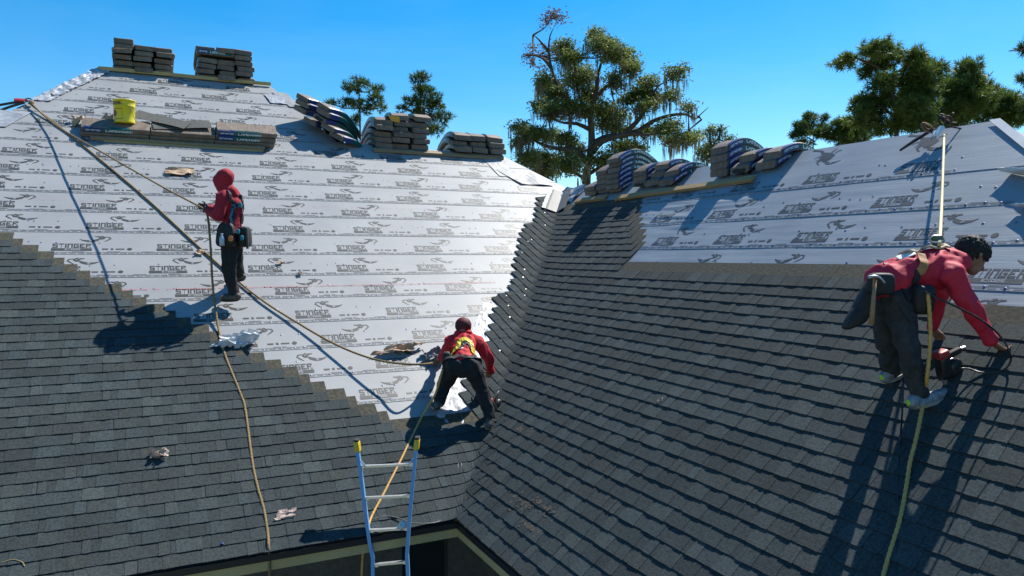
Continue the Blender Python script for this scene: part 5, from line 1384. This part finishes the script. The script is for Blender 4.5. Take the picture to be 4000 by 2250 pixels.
# --- hooded worker on the left slope
FACE1 = -RIGHT * .97 + AWAY * .1 + V(0, 0, -.22)
r1, body, shirt, trou, J, fr, sp, ax = person(DATA['man1'], 'worker in red hooded sweatshirt holding the taut rope, standing on the left slope', FACE1, (0, 0, 1),
    dict(skin=M['skin'], shirt=M['red_hood'], trousers=M['black_jeans'], shoe=M['boot'], sole=M['sole_dark'], ground_n=AN), dict(l=(V(0, 0, 1), .9), r=(V(0, 0, 1), .9)))
b = MB(); Hd = J['head']; f1 = V(FACE1).normalized()
capsule(b, Hd + V(0, 0, .035) - f1 * .035, .112, Hd + f1 * .022 + V(0, 0, .012), .100, RIGHT.cross(V(0, 0, 1)), .9)
capsule(b, Hd - V(0, 0, .05) - f1 * .01, .100, J['neck'] - V(0, 0, .02), .098, RIGHT.cross(V(0, 0, 1)), .9)
capsule(b, J['neck'] - f1 * .05, .085, J['neck'] - f1 * .09 - V(0, 0, .05), .07)
hood = fuse('hood', b, .010, 5, M['red_hood'], r1, wr=(.009, 11, .5))
b = MB()
for s in 'lr':
    hand_caps(b, J[s + '_wri'], J[s + '_han'], V(0, 0, 1), .9, 1.25); capsule(b, J[s + '_wri'] + (J[s + '_elb'] - J[s + '_wri']) * .15, .046, J[s + '_wri'], .036)
fuse('gloves', b, .0075, 1, M['glove'], r1)
X = DATA['m1x']; bs_ = bvh_of(shirt); bt_ = bvh_of(trou)
strap('harness_strap', X['strap_near'], bs_, .05, .008, M['strap'], r1); strap('harness_strap', X['strap_back'], bs_, .05, .008, M['strap'], r1); strap('harness_strap', X['strap_cross'], bs_, .045, .010, M['strap'], r1)
strap('harness_strap', [V(p) + V(0, 0, .01) - AWAY * .01 for p in X['strap_near'][2:5]], bs_, .028, .008, M['teal_gear'], r1, .016)
belt(r1, J['pelvis'] + V(0, 0, .05), (0, 0, 1), fr, .2, 1, .07, M['pouch'], bt_)
solid('tool_pouch', M['pouch'], r1, X['pouch_front'], RIGHT, AWAY, (0, 0, 1), .115, .06, .15, e=.5, taper=-.18)
solid('tool_pouch', M['pouch'], r1, X['pouch_back'], RIGHT, AWAY, (0, 0, 1), .075, .10, .13, e=.5, taper=-.1)
solid('tool_pouch', M['pouch'], r1, X['pouch_far'], RIGHT, AWAY, (0, 0, 1), .10, .05, .12, e=.5, taper=-.1)
for i, p in enumerate(X['gear']): solid('harness_buckle', M['teal_gear'] if i != 2 else M['strap'], r1, p, RIGHT, AWAY, (0, 0, 1), .020, .02, .032, e=.5)
b = MB(); b.tube([X['bar0'], X['bar1']], .016, 8); b.build('belt_tool', M['dark_metal'], r1)
strap('strap_end', X['tail'], None, .035, .004, M['strap'], r1)
bt = thing('water_bottle', V(X['bottle']) - V(0, 0, .07), 'small clear water bottle tucked in the hooded worker\'s tool pouch', 'bottle')
M['bottle'] = mat('bottle_plastic', (.55, .66, .70), .15, .6); M['bottle'].node_tree.nodes['Principled BSDF'].inputs['Transmission Weight'].default_value = .35
prof = [(0, .026), (.01, .031), (.05, .030), (.085, .031), (.11, .022), (.125, .013), (.135, .012)]
vs = []; fs = []; c0 = V(X['bottle']) - V(0, 0, .07)
for z, r in prof:
    for i in range(12): t = 2 * pi * i / 12; vs.append(c0 + V(r * cos(t), r * sin(t), z))
for j in range(len(prof) - 1):
    for i in range(12): fs.append((j * 12 + i, j * 12 + (i + 1) % 12, (j + 1) * 12 + (i + 1) % 12, (j + 1) * 12 + i))
fs.append(tuple(range(12))[::-1]); obj('bottle_body', vs, fs, M['bottle'], bt, smooth=True)
b = MB(); b.tube([c0 + V(0, 0, .134), c0 + V(0, 0, .150)], .014, 10); b.build('bottle_cap', M['white_plastic'], bt)
v, f = superell(X['snack'], RIGHT, AWAY, (0, 0, 1), .03, .012, .035, e=.7); 
tag(obj('snack_bag', v, f, noisy('shiny_snack_wrapper', (.45, .28, .02), (.5, .05, .03), 40, rough=.25)), 'small shiny snack packet beside the water bottle in the tool pouch', 'packet')

# --- bending worker in the valley
FACE2 = AWAY * .62 + V(0, 0, -.75) + RIGHT * .05
r2, body, shirt, trou, J, fr, sp, ax = person(DATA['man2'], 'worker in bright red shirt and yellow harness bending over beside the valley', FACE2, AWAY * .6 + V(0, 0, .8),
    dict(skin=M['skin'], shirt=M['red_shirt'], trousers=M['black_jeans'], shoe=M['boot_dark'], sole=M['sole_pale'], ground_n=AN), dict(l=(RIGHT, .6), r=(-RIGHT, .6)), arm_fat=.98)
X = DATA['m2x']; bs_ = bvh_of(shirt); bt_ = bvh_of(trou)
Hd = J['head']; uh = (AWAY * .6 + V(0, 0, .8)).normalized(); f2 = V(FACE2).normalized()
b = MB(); capsule(b, Hd + uh * .02 - f2 * .03, .106, Hd + uh * .035 + f2 * .02, .098); cap = fuse('cap', b, .010, 3, noisy('black_and_red_cap', (.010, .009, .010), (.16, .012, .016), 9, rough=.7), r2)
b = MB(); capsule(b, Hd + uh * .05 - f2 * .105 - RIGHT * .03, .018, Hd + uh * .05 - f2 * .105 + RIGHT * .03, .018); fuse('cap_band', b, .007, 1, M['red'], cap)
b = MB(); capsule(b, J['neck'] - f2 * .05 + RIGHT * .07 - V(0, 0, .01), .048, J['neck'] - f2 * .05 - RIGHT * .07 - V(0, 0, .01), .048); fuse('hood', b, .009, 3, M['red_shirt'], r2, wr=(.008, 14, 1))
for k in ('y1', 'y2', 'y3'): strap('harness_strap', X[k], bs_, .052, .008, M['yellow_web'], r2)
strap('harness_strap', [V(X['y1'][1]) + V(.03, 0, -.03), V(X['pad']), V(X['y2'][1])], bs_, .06, .007, M['strap'], r2)
solid('back_print', M['white_plastic'], r2, bs_.find_nearest(V(X['tag']))[0], ax, sp, ax.cross(sp), .03, .014, .006, e=.3)
belt(r2, J['pelvis'] * .8 + J['waist'] * .2, sp, fr, .2, 1, .055, M['strap'], bt_)
solid('tool_pouch', M['pouch'], r2, X['pouch'], RIGHT, AWAY, (0, 0, 1), .055, .07, .09, e=.5, taper=-.1)
solid('tool_pouch', M['pouch'], r2, X['pouch2'], RIGHT, AWAY, (0, 0, 1), .06, .05, .045, e=.6)

# --- worker on the right wing
FACE3 = (BX * -.0 + V(.50, -.05, -.80)).normalized(); UP3 = V(.85, -.1, .5)
r3, body, shirt, trou, J, fr, sp, ax = person(DATA['man3'], 'dark haired worker in crimson shirt bent over laying shingles on the right wing', FACE3 * .75 + RIGHT * .55, UP3,
    dict(skin=M['skin'], shirt=M['pink_red'], trousers=M['grey_jeans'], shoe=M['sneaker'], sole=M['sole_pale'], accent=M['neon'], ground_n=BN), dict(l=(RIGHT * .4 - AWAY, .35), r=(-RIGHT * .2 + AWAY, .55)), arm_fat=.92, headscale=1.0, leg=.88, hem=.05, bulk=1.13)
X = DATA['m3x']; bs_ = bvh_of(shirt); bt_ = bvh_of(trou)
Hd = J['head']; f3 = (FACE3 * .75 + RIGHT * .55).normalized(); u3 = (UP3 - f3 * UP3.dot(f3)).normalized()
b = MB(); capsule(b, Hd + u3 * .036 - f3 * .036, .092, Hd + u3 * .042 + f3 * .012, .084); capsule(b, Hd - f3 * .050 - u3 * .01, .070, Hd - f3 * .03 + u3 * .04, .082)
capsule(b, Hd + u3 * .085 + f3 * .05, .045, Hd + u3 * .075 + f3 * .075, .03)
fuse('hair', b, .008, 2, M['hair'], r3, hair=.014)
strap('harness_pad', X['pad'], bs_, .085, .012, M['tan_pad'], r3, .010); strap('harness_strap', X['s2'], bs_, .05, .008, M['orange_leather'], r3)
strap('harness_strap', X['s1'][:3], bs_, .055, .009, M['orange_leather'], r3, .012); strap('harness_strap', X['s1'], bs_, .045, .008, M['strap'], r3)
tp, tn, _, _ = bs_.find_nearest(V(X['tag'])); tx = (V(X['pad'][1]) - V(X['pad'][0])).normalized(); tx = (tx - tn * tx.dot(tn)).normalized()
solid('back_print', M['white_plastic'], r3, tp + tn * .002, tx, tn.cross(tx), tn, .06, .028, .005, e=.25)
b = MB(); c = V(X['dring']); b.tube([c + V(0, 0, .02) + RIGHT * .05 * cos(t) + V(0, 0, .03 * sin(t)) for t in [2 * pi * i / 16 for i in range(17)]], .006, 6); b.build('dorsal_ring', M['steel'], r3)
solid('rope_grab', noisy('green_rope_grab', (.05, .09, .05), (.09, .13, .08), 20, rough=.5), r3, c + V(0, 0, .03), RIGHT, AWAY, (0, 0, 1), .035, .02, .02, e=.4)
belt(r3, J['pelvis'] * .75 + J['waist'] * .25, sp, fr, .2, 1, .075, M['pouch'], bt_)
solid('tool_pouch', M['pouch'], r3, X['pouch'], RIGHT * .92 + V(0, 0, .38), AWAY, V(0, 0, .92) - RIGHT * -.38, .075, .06, .16, e=.5, taper=-.15)
solid('tool_pouch', M['pouch'], r3, X['pouch_low'], RIGHT * .92 + V(0, 0, .38), AWAY, V(0, 0, .92) - RIGHT * -.38, .085, .065, .10, e=.55, taper=-.1)
solid('tool_pouch', M['pouch'], r3, X['pouch2'], RIGHT, AWAY, (0, 0, 1), .085, .05, .075, e=.5)
solid('tool_pouch', M['pouch'], r3, X['pouch3'], RIGHT, AWAY, (0, 0, 1), .07, .07, .10, e=.5, taper=.1)
strap('leg_strap', X['legstrap'], bt_, .03, .006, M['strap'], r3, .01); strap('leg_strap', X['legstrap2'], bt_, .03, .006, M['strap'], r3, .012)
hm = thing('hammer', X['ham1'], 'hammer with wooden handle hanging from the right worker\'s belt', 'hammer')
b = MB(); b.tube([V(X['ham0']), V(X['ham0']) * .5 + V(X['ham1']) * .5, V(X['ham1'])], [.011, .014, .017], 9); b.build('handle', M['wood_handle'], hm, smooth=True)
b = MB(); hp = catmull(X['ham2'], .01); b.tube(hp, [.014 - .009 * i / len(hp) for i in range(len(hp))], 8); b.build('hammer_head', M['steel'], hm, smooth=True)

# ---------------------------------------------------------------- ladder
def prism_path(mb, pts, ax, ay, sx, sy):
    pts = [V(p) for p in pts]; ax, ay = V(ax), V(ay); vs = []; n = len(pts)
    for p in pts: vs += [p + ax * a * sx + ay * c * sy for a, c in ((-1, -1), (1, -1), (1, 1), (-1, 1))]
    f = [(0, 1, 2, 3), tuple((n - 1) * 4 + k for k in (3, 2, 1, 0))]
    for i in range(n - 1):
        for k in range(4): f.append((i * 4 + k, (i + 1) * 4 + k, (i + 1) * 4 + (k + 1) % 4, i * 4 + (k + 1) % 4))
    mb.add(vs, f)
lad = thing('ladder', (DATA['lad']['l'][3][0], DATA['lad']['l'][3][1], 0), 'blue ladder with silver rungs and yellow end caps leaning on the eave', 'ladder')
for sd, k in ((-1, 'l'), (1, 'r')):
    P_ = [V(p) for p in DATA['lad'][k]]; last = P_[-1]; d = (P_[-1] - P_[-2]).normalized(); P_.append(last + d * ((last.z) / max(.2, -d.z)))
    b = MB(); prism_path(b, P_, RIGHT, AWAY, .012, .034); b.build('rail', M['ladder_blue'], lad)
    b = MB(); prism_path(b, [p - AWAY * .036 for p in P_], RIGHT, AWAY, .017, .003); b.build('rail_flange', M['ladder_blue'], lad)
    top = P_[0]; ud = (P_[0] - P_[1]).normalized()
    c_ = solid('end_cap', M['yellow_pl'], lad, top + ud * .035, RIGHT, AWAY, ud, .026, .045, .055, e=.25)
    solid('cap_pad', M['sole_dark'], c_, top + ud * .095, RIGHT, AWAY, ud, .025, .044, .012, e=.3)
for p, q in DATA['lad']['rungs']:
    p, q = V(p), V(q); b = MB(); prism_path(b, [p, q], AWAY, V(0, 0, 1), .020, .010); o = b.build('rung', M['alu'], lad)
    for e_ in (p, q):
        b = MB(); b.box(e_ + (q - p).normalized() * (.02 if e_ == p else -.02) - AWAY * .023, RIGHT, AWAY, (0, 0, 1), .028, .003, .016); b.build('rung_bracket', M['alu'], o)
p, q = map(V, DATA['lad']['rungs'][0])
for a, bq, s in ((DATA['lad']['l'][0], p, 1), (DATA['lad']['r'][0], q, -1)):
    a = V(a); b = MB(); b.tube([a + (bq - a) * .45 - AWAY * .03, bq + RIGHT * .07 * s - AWAY * .02], .007, 6); b.build('brace', M['alu'], lad)
def scrap(name, P3, u, v, su, sv, m, lab, seed, hgt=.05, cat='paper scrap', shear=0):
    vs = []; fs = []; n = 14; rr = random.Random(seed)
    for j in range(n + 1):
        for i in range(n + 1):
            a, b = i / n * 2 - 1, j / n * 2 - 1
            rad = sqrt(a * a + b * b); 
            k = 1 + .35 * noise.noise((a * 1.1, b * 1.1, seed * 3.3))
            z = hgt * max(0, .35 + .9 * noise.noise((a * 1.1 + seed * 1.7, b * 1.3, 1)) + .35 * abs(noise.noise((a * 2.6, b * 2.2, seed))))
            vs.append(P3(u + a * su * k + shear * b * sv, v + b * sv * k, .022 + z))
    for j in range(n):
        for i in range(n):
            q = j * (n + 1) + i
            if (i in (0, n - 1) and j in (0, n - 1)): continue
            if (i in (0, n - 1) or j in (0, n - 1)) and rr.random() < .12: continue
            fs.append((q, q + 1, q + n + 2, q + n + 1))
    return tag(obj(name, vs, fs, m), lab, cat)
scrap('paper_scrap', A, -2.33, 7.02, .22, .10, M['kraft_scrap'], 'crumpled brown wrapper left of the hooded worker\'s head', 1, .05)
scrap('paper_scrap', A, -2.17, 4.80, .06, .045, M['kraft_scrap'], 'small brown paper scrap behind the hooded worker\'s knee', 2, .03)
scrap('paper_scrap', A, -1.15, 4.55, .045, .03, M['kraft_scrap'], 'tiny brown scrap to the right of the hooded worker\'s legs', 3, .025)
scrap('paper_scrap', A, -.92, 4.29, .035, .03, M['kraft_dull'], 'tiny pale scrap above the long red chalk line', 4, .03)
scrap('paper_scrap', A, .06, 2.60, .26, .075, M['kraft_scrap'], 'large torn brown paper left of the bending worker', 25, .12, shear=1.4)
scrap('roofing_flap', A, .46, 2.43, .13, .10, noisy('dark_grey_membrane', (.06, .07, .08), (.2, .22, .25), 8, rough=.45), 'dark grey curled offcut beside the bending worker\'s left side', 6, .14, 'offcut')
scrap('paper_scrap', A, -2.74, 1.26, .085, .05, M['kraft_dull'], 'crumpled brownish pink wrapper alone on the lower left shingles', 7, .09)
scrap('paper_scrap', A, -1.66, .36, .09, .05, M['kraft_dull'], 'pale torn paper near the eave between rope and ladder', 8, .035, shear=.5)
scrap('foil_scrap', A, -1.84, 2.90, .22, .10, M['under_white'], 'folded white underlayment offcut at the edge of the shingles', 9, .16, 'offcut', shear=.4)
scrap('foil_scrap', A, -2.06, 2.86, .10, .03, M['under_white'], 'narrow white curled strip beside the folded offcut', 10, .03, 'offcut', shear=1.0)
scrap('paper_scrap', A, -3.72, 8.50, .13, .12, M['kraft_scrap'], 'orange brown crumpled paper on the left end of the low pile', 12, .14)
scrap('paper_scrap', A, -3.42, 8.42, .15, .12, M['kraft_dull'], 'torn wrapper leaning against the yellow pail', 13, .22)
scrap('paper_scrap', A, -1.98, 8.36, .16, .07, M['kraft_scrap'], 'torn orange paper on the centre of the low pile', 14, .12)
for u, v, dx, dy, lab, h in ((-2.55, 8.45, .88, -.47, 'loose dark shingle lying diagonally across the low pile', .225), (-2.25, 8.33, .97, .12, 'loose dark shingle lying flat near the centre of the low pile', .215)):
    d = (AX * dx + AY * dy).normalized(); s_ = AN.cross(d).normalized(); c = A(u, v, h); b = MB()
    vs = []; fs = []
    for i in range(9):
        a = -.45 + .9 * i / 8
        for w_ in (-.16, -.02, .12): vs.append(c + d * a + s_ * w_ + AN * (.02 * sin(a * 4) ))
    for i in range(8):
        for k in range(2): q = i * 3 + k; fs.append((q, q + 3, q + 4, q + 1))
    n0 = len(vs); vs += [q - AN * .006 for q in vs[:]]; fs += [tuple(n0 + i for i in q)[::-1] for q in fs[:]]
    rim = [i * 3 for i in range(9)] + [25, 26] + [i * 3 + 2 for i in range(7, -1, -1)] + [1]
    for a, bq in zip(rim, rim[1:] + rim[:1]): fs.append((a, bq, bq + n0, a + n0)[::-1])
    tag(obj('loose_shingle', vs, fs, noisy('loose_shingle_grey', (.06, .06, .055), (.11, .11, .10), 30, rough=.9)), lab, 'shingle')
# ---------------------------------------------------------------- pail
pc = A(-3.10, 8.30, .20) + V(0, 0, -.03)
pail = thing('pail', pc, 'yellow metal pail with dark red lettering standing on the low bundle pile', 'pail')
vs = []; fs = []; n = 28
prof = [(.150, 0), (.152, .012), (.150, .02), (.158, .26), (.162, .265), (.158, .27), (.164, .345), (.170, .35), (.171, .362), (.166, .368), (.160, .362), (.156, .30)]
for r, z in prof:
    for i in range(n): t = 2 * pi * i / n; vs.append(pc + V(r * cos(t), r * sin(t), z))
for j in range(len(prof) - 1):
    for i in range(n): fs.append((j * n + i, j * n + (i + 1) % n, (j + 1) * n + (i + 1) % n, (j + 1) * n + i))
fs += [tuple(range(n))[::-1]]; obj('pail_body', vs, fs, M['bucket'], pail, smooth=True)
obj('pail_lid', [pc + V(.157 * cos(2 * pi * i / n), .157 * sin(2 * pi * i / n), .352) for i in range(n)], [tuple(range(n))], M['bucket'], pail)
def on_pail(ang, z, dr=.0): 
    r = .150 + .012 * z / .34 + .004 + dr; return pc + V(r * cos(ang), r * sin(ang), z)
a_c = atan2(-AWAY.y, -AWAY.x)       # towards the viewer
FONT['B'] = '1111. 1...1 1111. 1...1 1111.'
def pail_text(txt, a0, a1, z0, z1, name):
    b = MB()
    for xa, xb_, za, zb_ in pixtext(txt, 0, z0, 1, z1 - z0):
        for k in range(2):
            q0 = a0 + (a1 - a0) * (xa + (xb_ - xa) * k / 2); q1 = a0 + (a1 - a0) * (xa + (xb_ - xa) * (k + 1) / 2)
            b.quad(on_pail(q0, za), on_pail(q1, za), on_pail(q1, zb_), on_pail(q0, zb_))
    b.build(name, M['red_print'], pail)
pail_text('ARNAK', a_c - 1.0, a_c + .25, .275, .330, 'lettering')
b = MB()
for a0, a1, z0, z1 in ((-.85, .25, .205, .212), (-.85, .25, .05, .057), (-.87, -.85, .05, .212), (.25, .27, .05, .212)):
    for k in range(8):
        q0 = a_c + a0 + (a1 - a0) * k / 8; q1 = a_c + a0 + (a1 - a0) * (k + 1) / 8; b.quad(on_pail(q0, z0), on_pail(q1, z0), on_pail(q1, z1), on_pail(q0, z1))
for i in range(14):
    t0 = 2 * pi * i / 14; t1 = 2 * pi * (i + 1) / 14
    b.add([on_pail(a_c - .6, .14, .001), on_pail(a_c - .6 + .27 * cos(t0), .14 + .05 * sin(t0), .001), on_pail(a_c - .6 + .27 * cos(t1), .14 + .05 * sin(t1), .001)], [(0, 1, 2)])
b.build('printed_emblem', M['red_print'], pail)
b = MB(); b.tube([pc + V(cos(a_c + .9 + t) * .176, sin(a_c + .9 + t) * .176, .30 - .26 * sin(t / 1.5 * pi)) for t in [i * .1 for i in range(16)]], .004, 6); b.build('wire_handle', M['steel'], pail)
# ---------------------------------------------------------------- nail guns
def nail_gun(c, fwd, up, lab, tip=None):
    t = thing('nail_gun', c, lab, 'nail gun'); c = V(c); f = V(fwd).normalized(); up = (V(up) - f * V(up).dot(f)).normalized(); s = f.cross(up)
    solid('body', M['dark_metal'], t, c + up * .13, f, s, up, .045, .04, .09, e=.5)
    solid('head_cap', M['red'], t, c + up * .225 - f * .005, f, s, up, .05, .042, .028, e=.5)
    solid('handle', M['sole_dark'], t, c + up * .19 + f * .10, f, s, up, .085, .020, .022, e=.5)
    solid('magazine', M['dark_metal'], t, c + up * .085 + f * .09, f, s, up, .07, .045, .065, e=.8)
    solid('magazine_cover', M['steel'], t, c + up * .105 + f * .10 - s * .03, f, s, up, .045, .02, .04, e=.7)
    solid('nose', M['steel'], t, c + up * .025, f, s, up, .014, .018, .035, e=.5)
    b = MB(); b.tube([c + up * .195 + f * .17, c + up * .19 + f * .215], .012, 8); b.build('hose_fitting', M['steel'], t)
    if tip: solid('guard', tip, t, c + up * .06 - s * .05 + f * .02, f, s, up, .035, .012, .04, e=.7)
nail_gun(DATA['m3x']['gun'], RIGHT * .85 + AWAY * .3 + V(0, 0, .3), BN, 'black and red nail gun resting beside the right worker\'s foot')
nail_gun(V(DATA['m2x']['gun']) - AN * .04, RIGHT * .4 + AWAY * .6 + V(0, 0, .5), AN * .7 - RIGHT * .5, 'small nail gun with orange tip by the bending worker\'s right foot', noisy('orange_plastic', (.55, .25, .06), (.65, .36, .12), 12, rough=.5))
# ---------------------------------------------------------------- anchors
I_ = DATA['items']
t = thing('roof_anchor', I_['anchorB'], 'white swivel roof anchor with brown straps at the right wing ridge', 'anchor'); c = V(I_['anchorB'])
solid('swivel_block', M['white_plastic'], t, c - BY * .10 + BN * .03, BX, BY, BN, .030, .085, .022, e=.35)
b = MB(); b.tube([c - BY * .20 + BN * .03 + BX * .022 * cos(q) + BY * .03 * sin(q) for q in [2 * pi * i / 14 for i in range(15)]], .006, 6); b.build('snap_hook', M['steel'], t)
def loopy(name, ctr, R_, seed, m, r=.009, lobes=2, tilt=BN):
    rr = random.Random(seed); pts = []
    for i in range(40):
        q = 2 * pi * lobes * i / 39; k = R_ * (.7 + .3 * sin(q * .5 + seed)); pts.append(V(ctr) + BX * k * cos(q) + BY * k * .75 * sin(q) + BN * (.03 + .05 * (1 + sin(q * 1.3 + seed))))
    b = MB(); b.tube(catmull(pts, .02), r, 7); b.build(name, m, t)
loopy('tied_strap', c + BX * .07 + BY * .02, .06, 1, noisy('brown_strap', (.05, .03, .02), (.10, .06, .04), 20, rough=.7), .010)
loopy('tied_strap', c - BX * .10 - BY * .06, .07, 2, noisy('tan_strap', (.16, .09, .05), (.24, .15, .09), 20, rough=.7), .008)
loopy('tied_strap', c + BX * .01 + BY * .03, .045, 3, M['strap'], .012)
b = MB(); b.tube([c - BX * .08 - BY * .06 + BN * .04, c - BX * .20 - BY * .20 + BN * .03, c - BX * .30 - BY * .34 + BN * .02], [.016, .018, .012], 7); b.build('strap_tail', M['strap'], t)
b = MB(); b.tube(catmull(I_['strapB'], .05), .0085, 7); tag(b.build('tie_strap', M['strap'], None, smooth=True), 'black strap stretched from the right ridge anchor to the right edge', 'strap')
t = thing('roof_anchor', I_['anchorA'], 'steel and red roof anchor on the left hip where the ropes meet', 'anchor'); c = V(I_['anchorA'])
solid('anchor_plate', M['red'], t, c - AX * .10 - AY * .02 + AN * .02, AX, AY, AN, .10, .045, .015, e=.4)
b = MB(); b.tube([c + AX * .04 * cos(q) + AY * .05 * sin(q) + AN * .03 for q in [2 * pi * i / 14 for i in range(15)]], .010, 6); b.build('shackle', M['dark_metal'], t)
solid('knot', M['rope'], t, c + AX * .05 - AY * .07 + AN * .02, AX, AY, AN, .035, .05, .03, e=.8)
for k, nm in (('strapA1', 'upper'), ('strapA2', 'lower')):
    b = MB(); b.tube(catmull(I_[k], .05), .022, 8); tag(b.build('tie_strap', M['strap'], None, smooth=True), '%s black strap running from the left hip anchor to the left edge' % nm, 'strap')
# ---------------------------------------------------------------- small things
bg_ = V(DATA['lad']['bag'])
v, f = superell(bg_, RIGHT, AWAY, (0, 0, 1), .045, .035, .04, e=.9, taper=-.3); v = [q + V(noise.noise(q * 30), noise.noise(q * 31 + V(3, 1, 2)), noise.noise(q * 29)) * .012 for q in v]
tag(obj('plastic_bag', v, f, M['bottle']), 'small clear plastic bag caught on a ladder rung', 'plastic bag')
v, f = superell(A(-2.25, .14, .03), AX, AY, AN, .015, .01, .008, e=.7); tag(obj('blue_scrap', v, f, M['blue']), 'tiny blue plastic bit on the shingles near the eave', 'scrap')
b = MB(); b.tube(catmull([A(-3.92, .30, .025), A(-3.85, .31, .03), A(-3.78, .27, .03), A(-3.76, .23, .025)], .02), .003, 5); tag(b.build('straw', M['lumber'], None), 'dry yellow straw on the shingles in the lower left corner', 'straw')
b = MB(); b.tube([B(1.35 + .022 * cos(q), 2.02 + .028 * sin(q), .035) for q in [2 * pi * i / 14 for i in range(15)]], .003, 5); tag(b.build('plastic_ring', M['tan_pad'], None), 'small pale ring lying alone on the right wing shingles', 'ring')
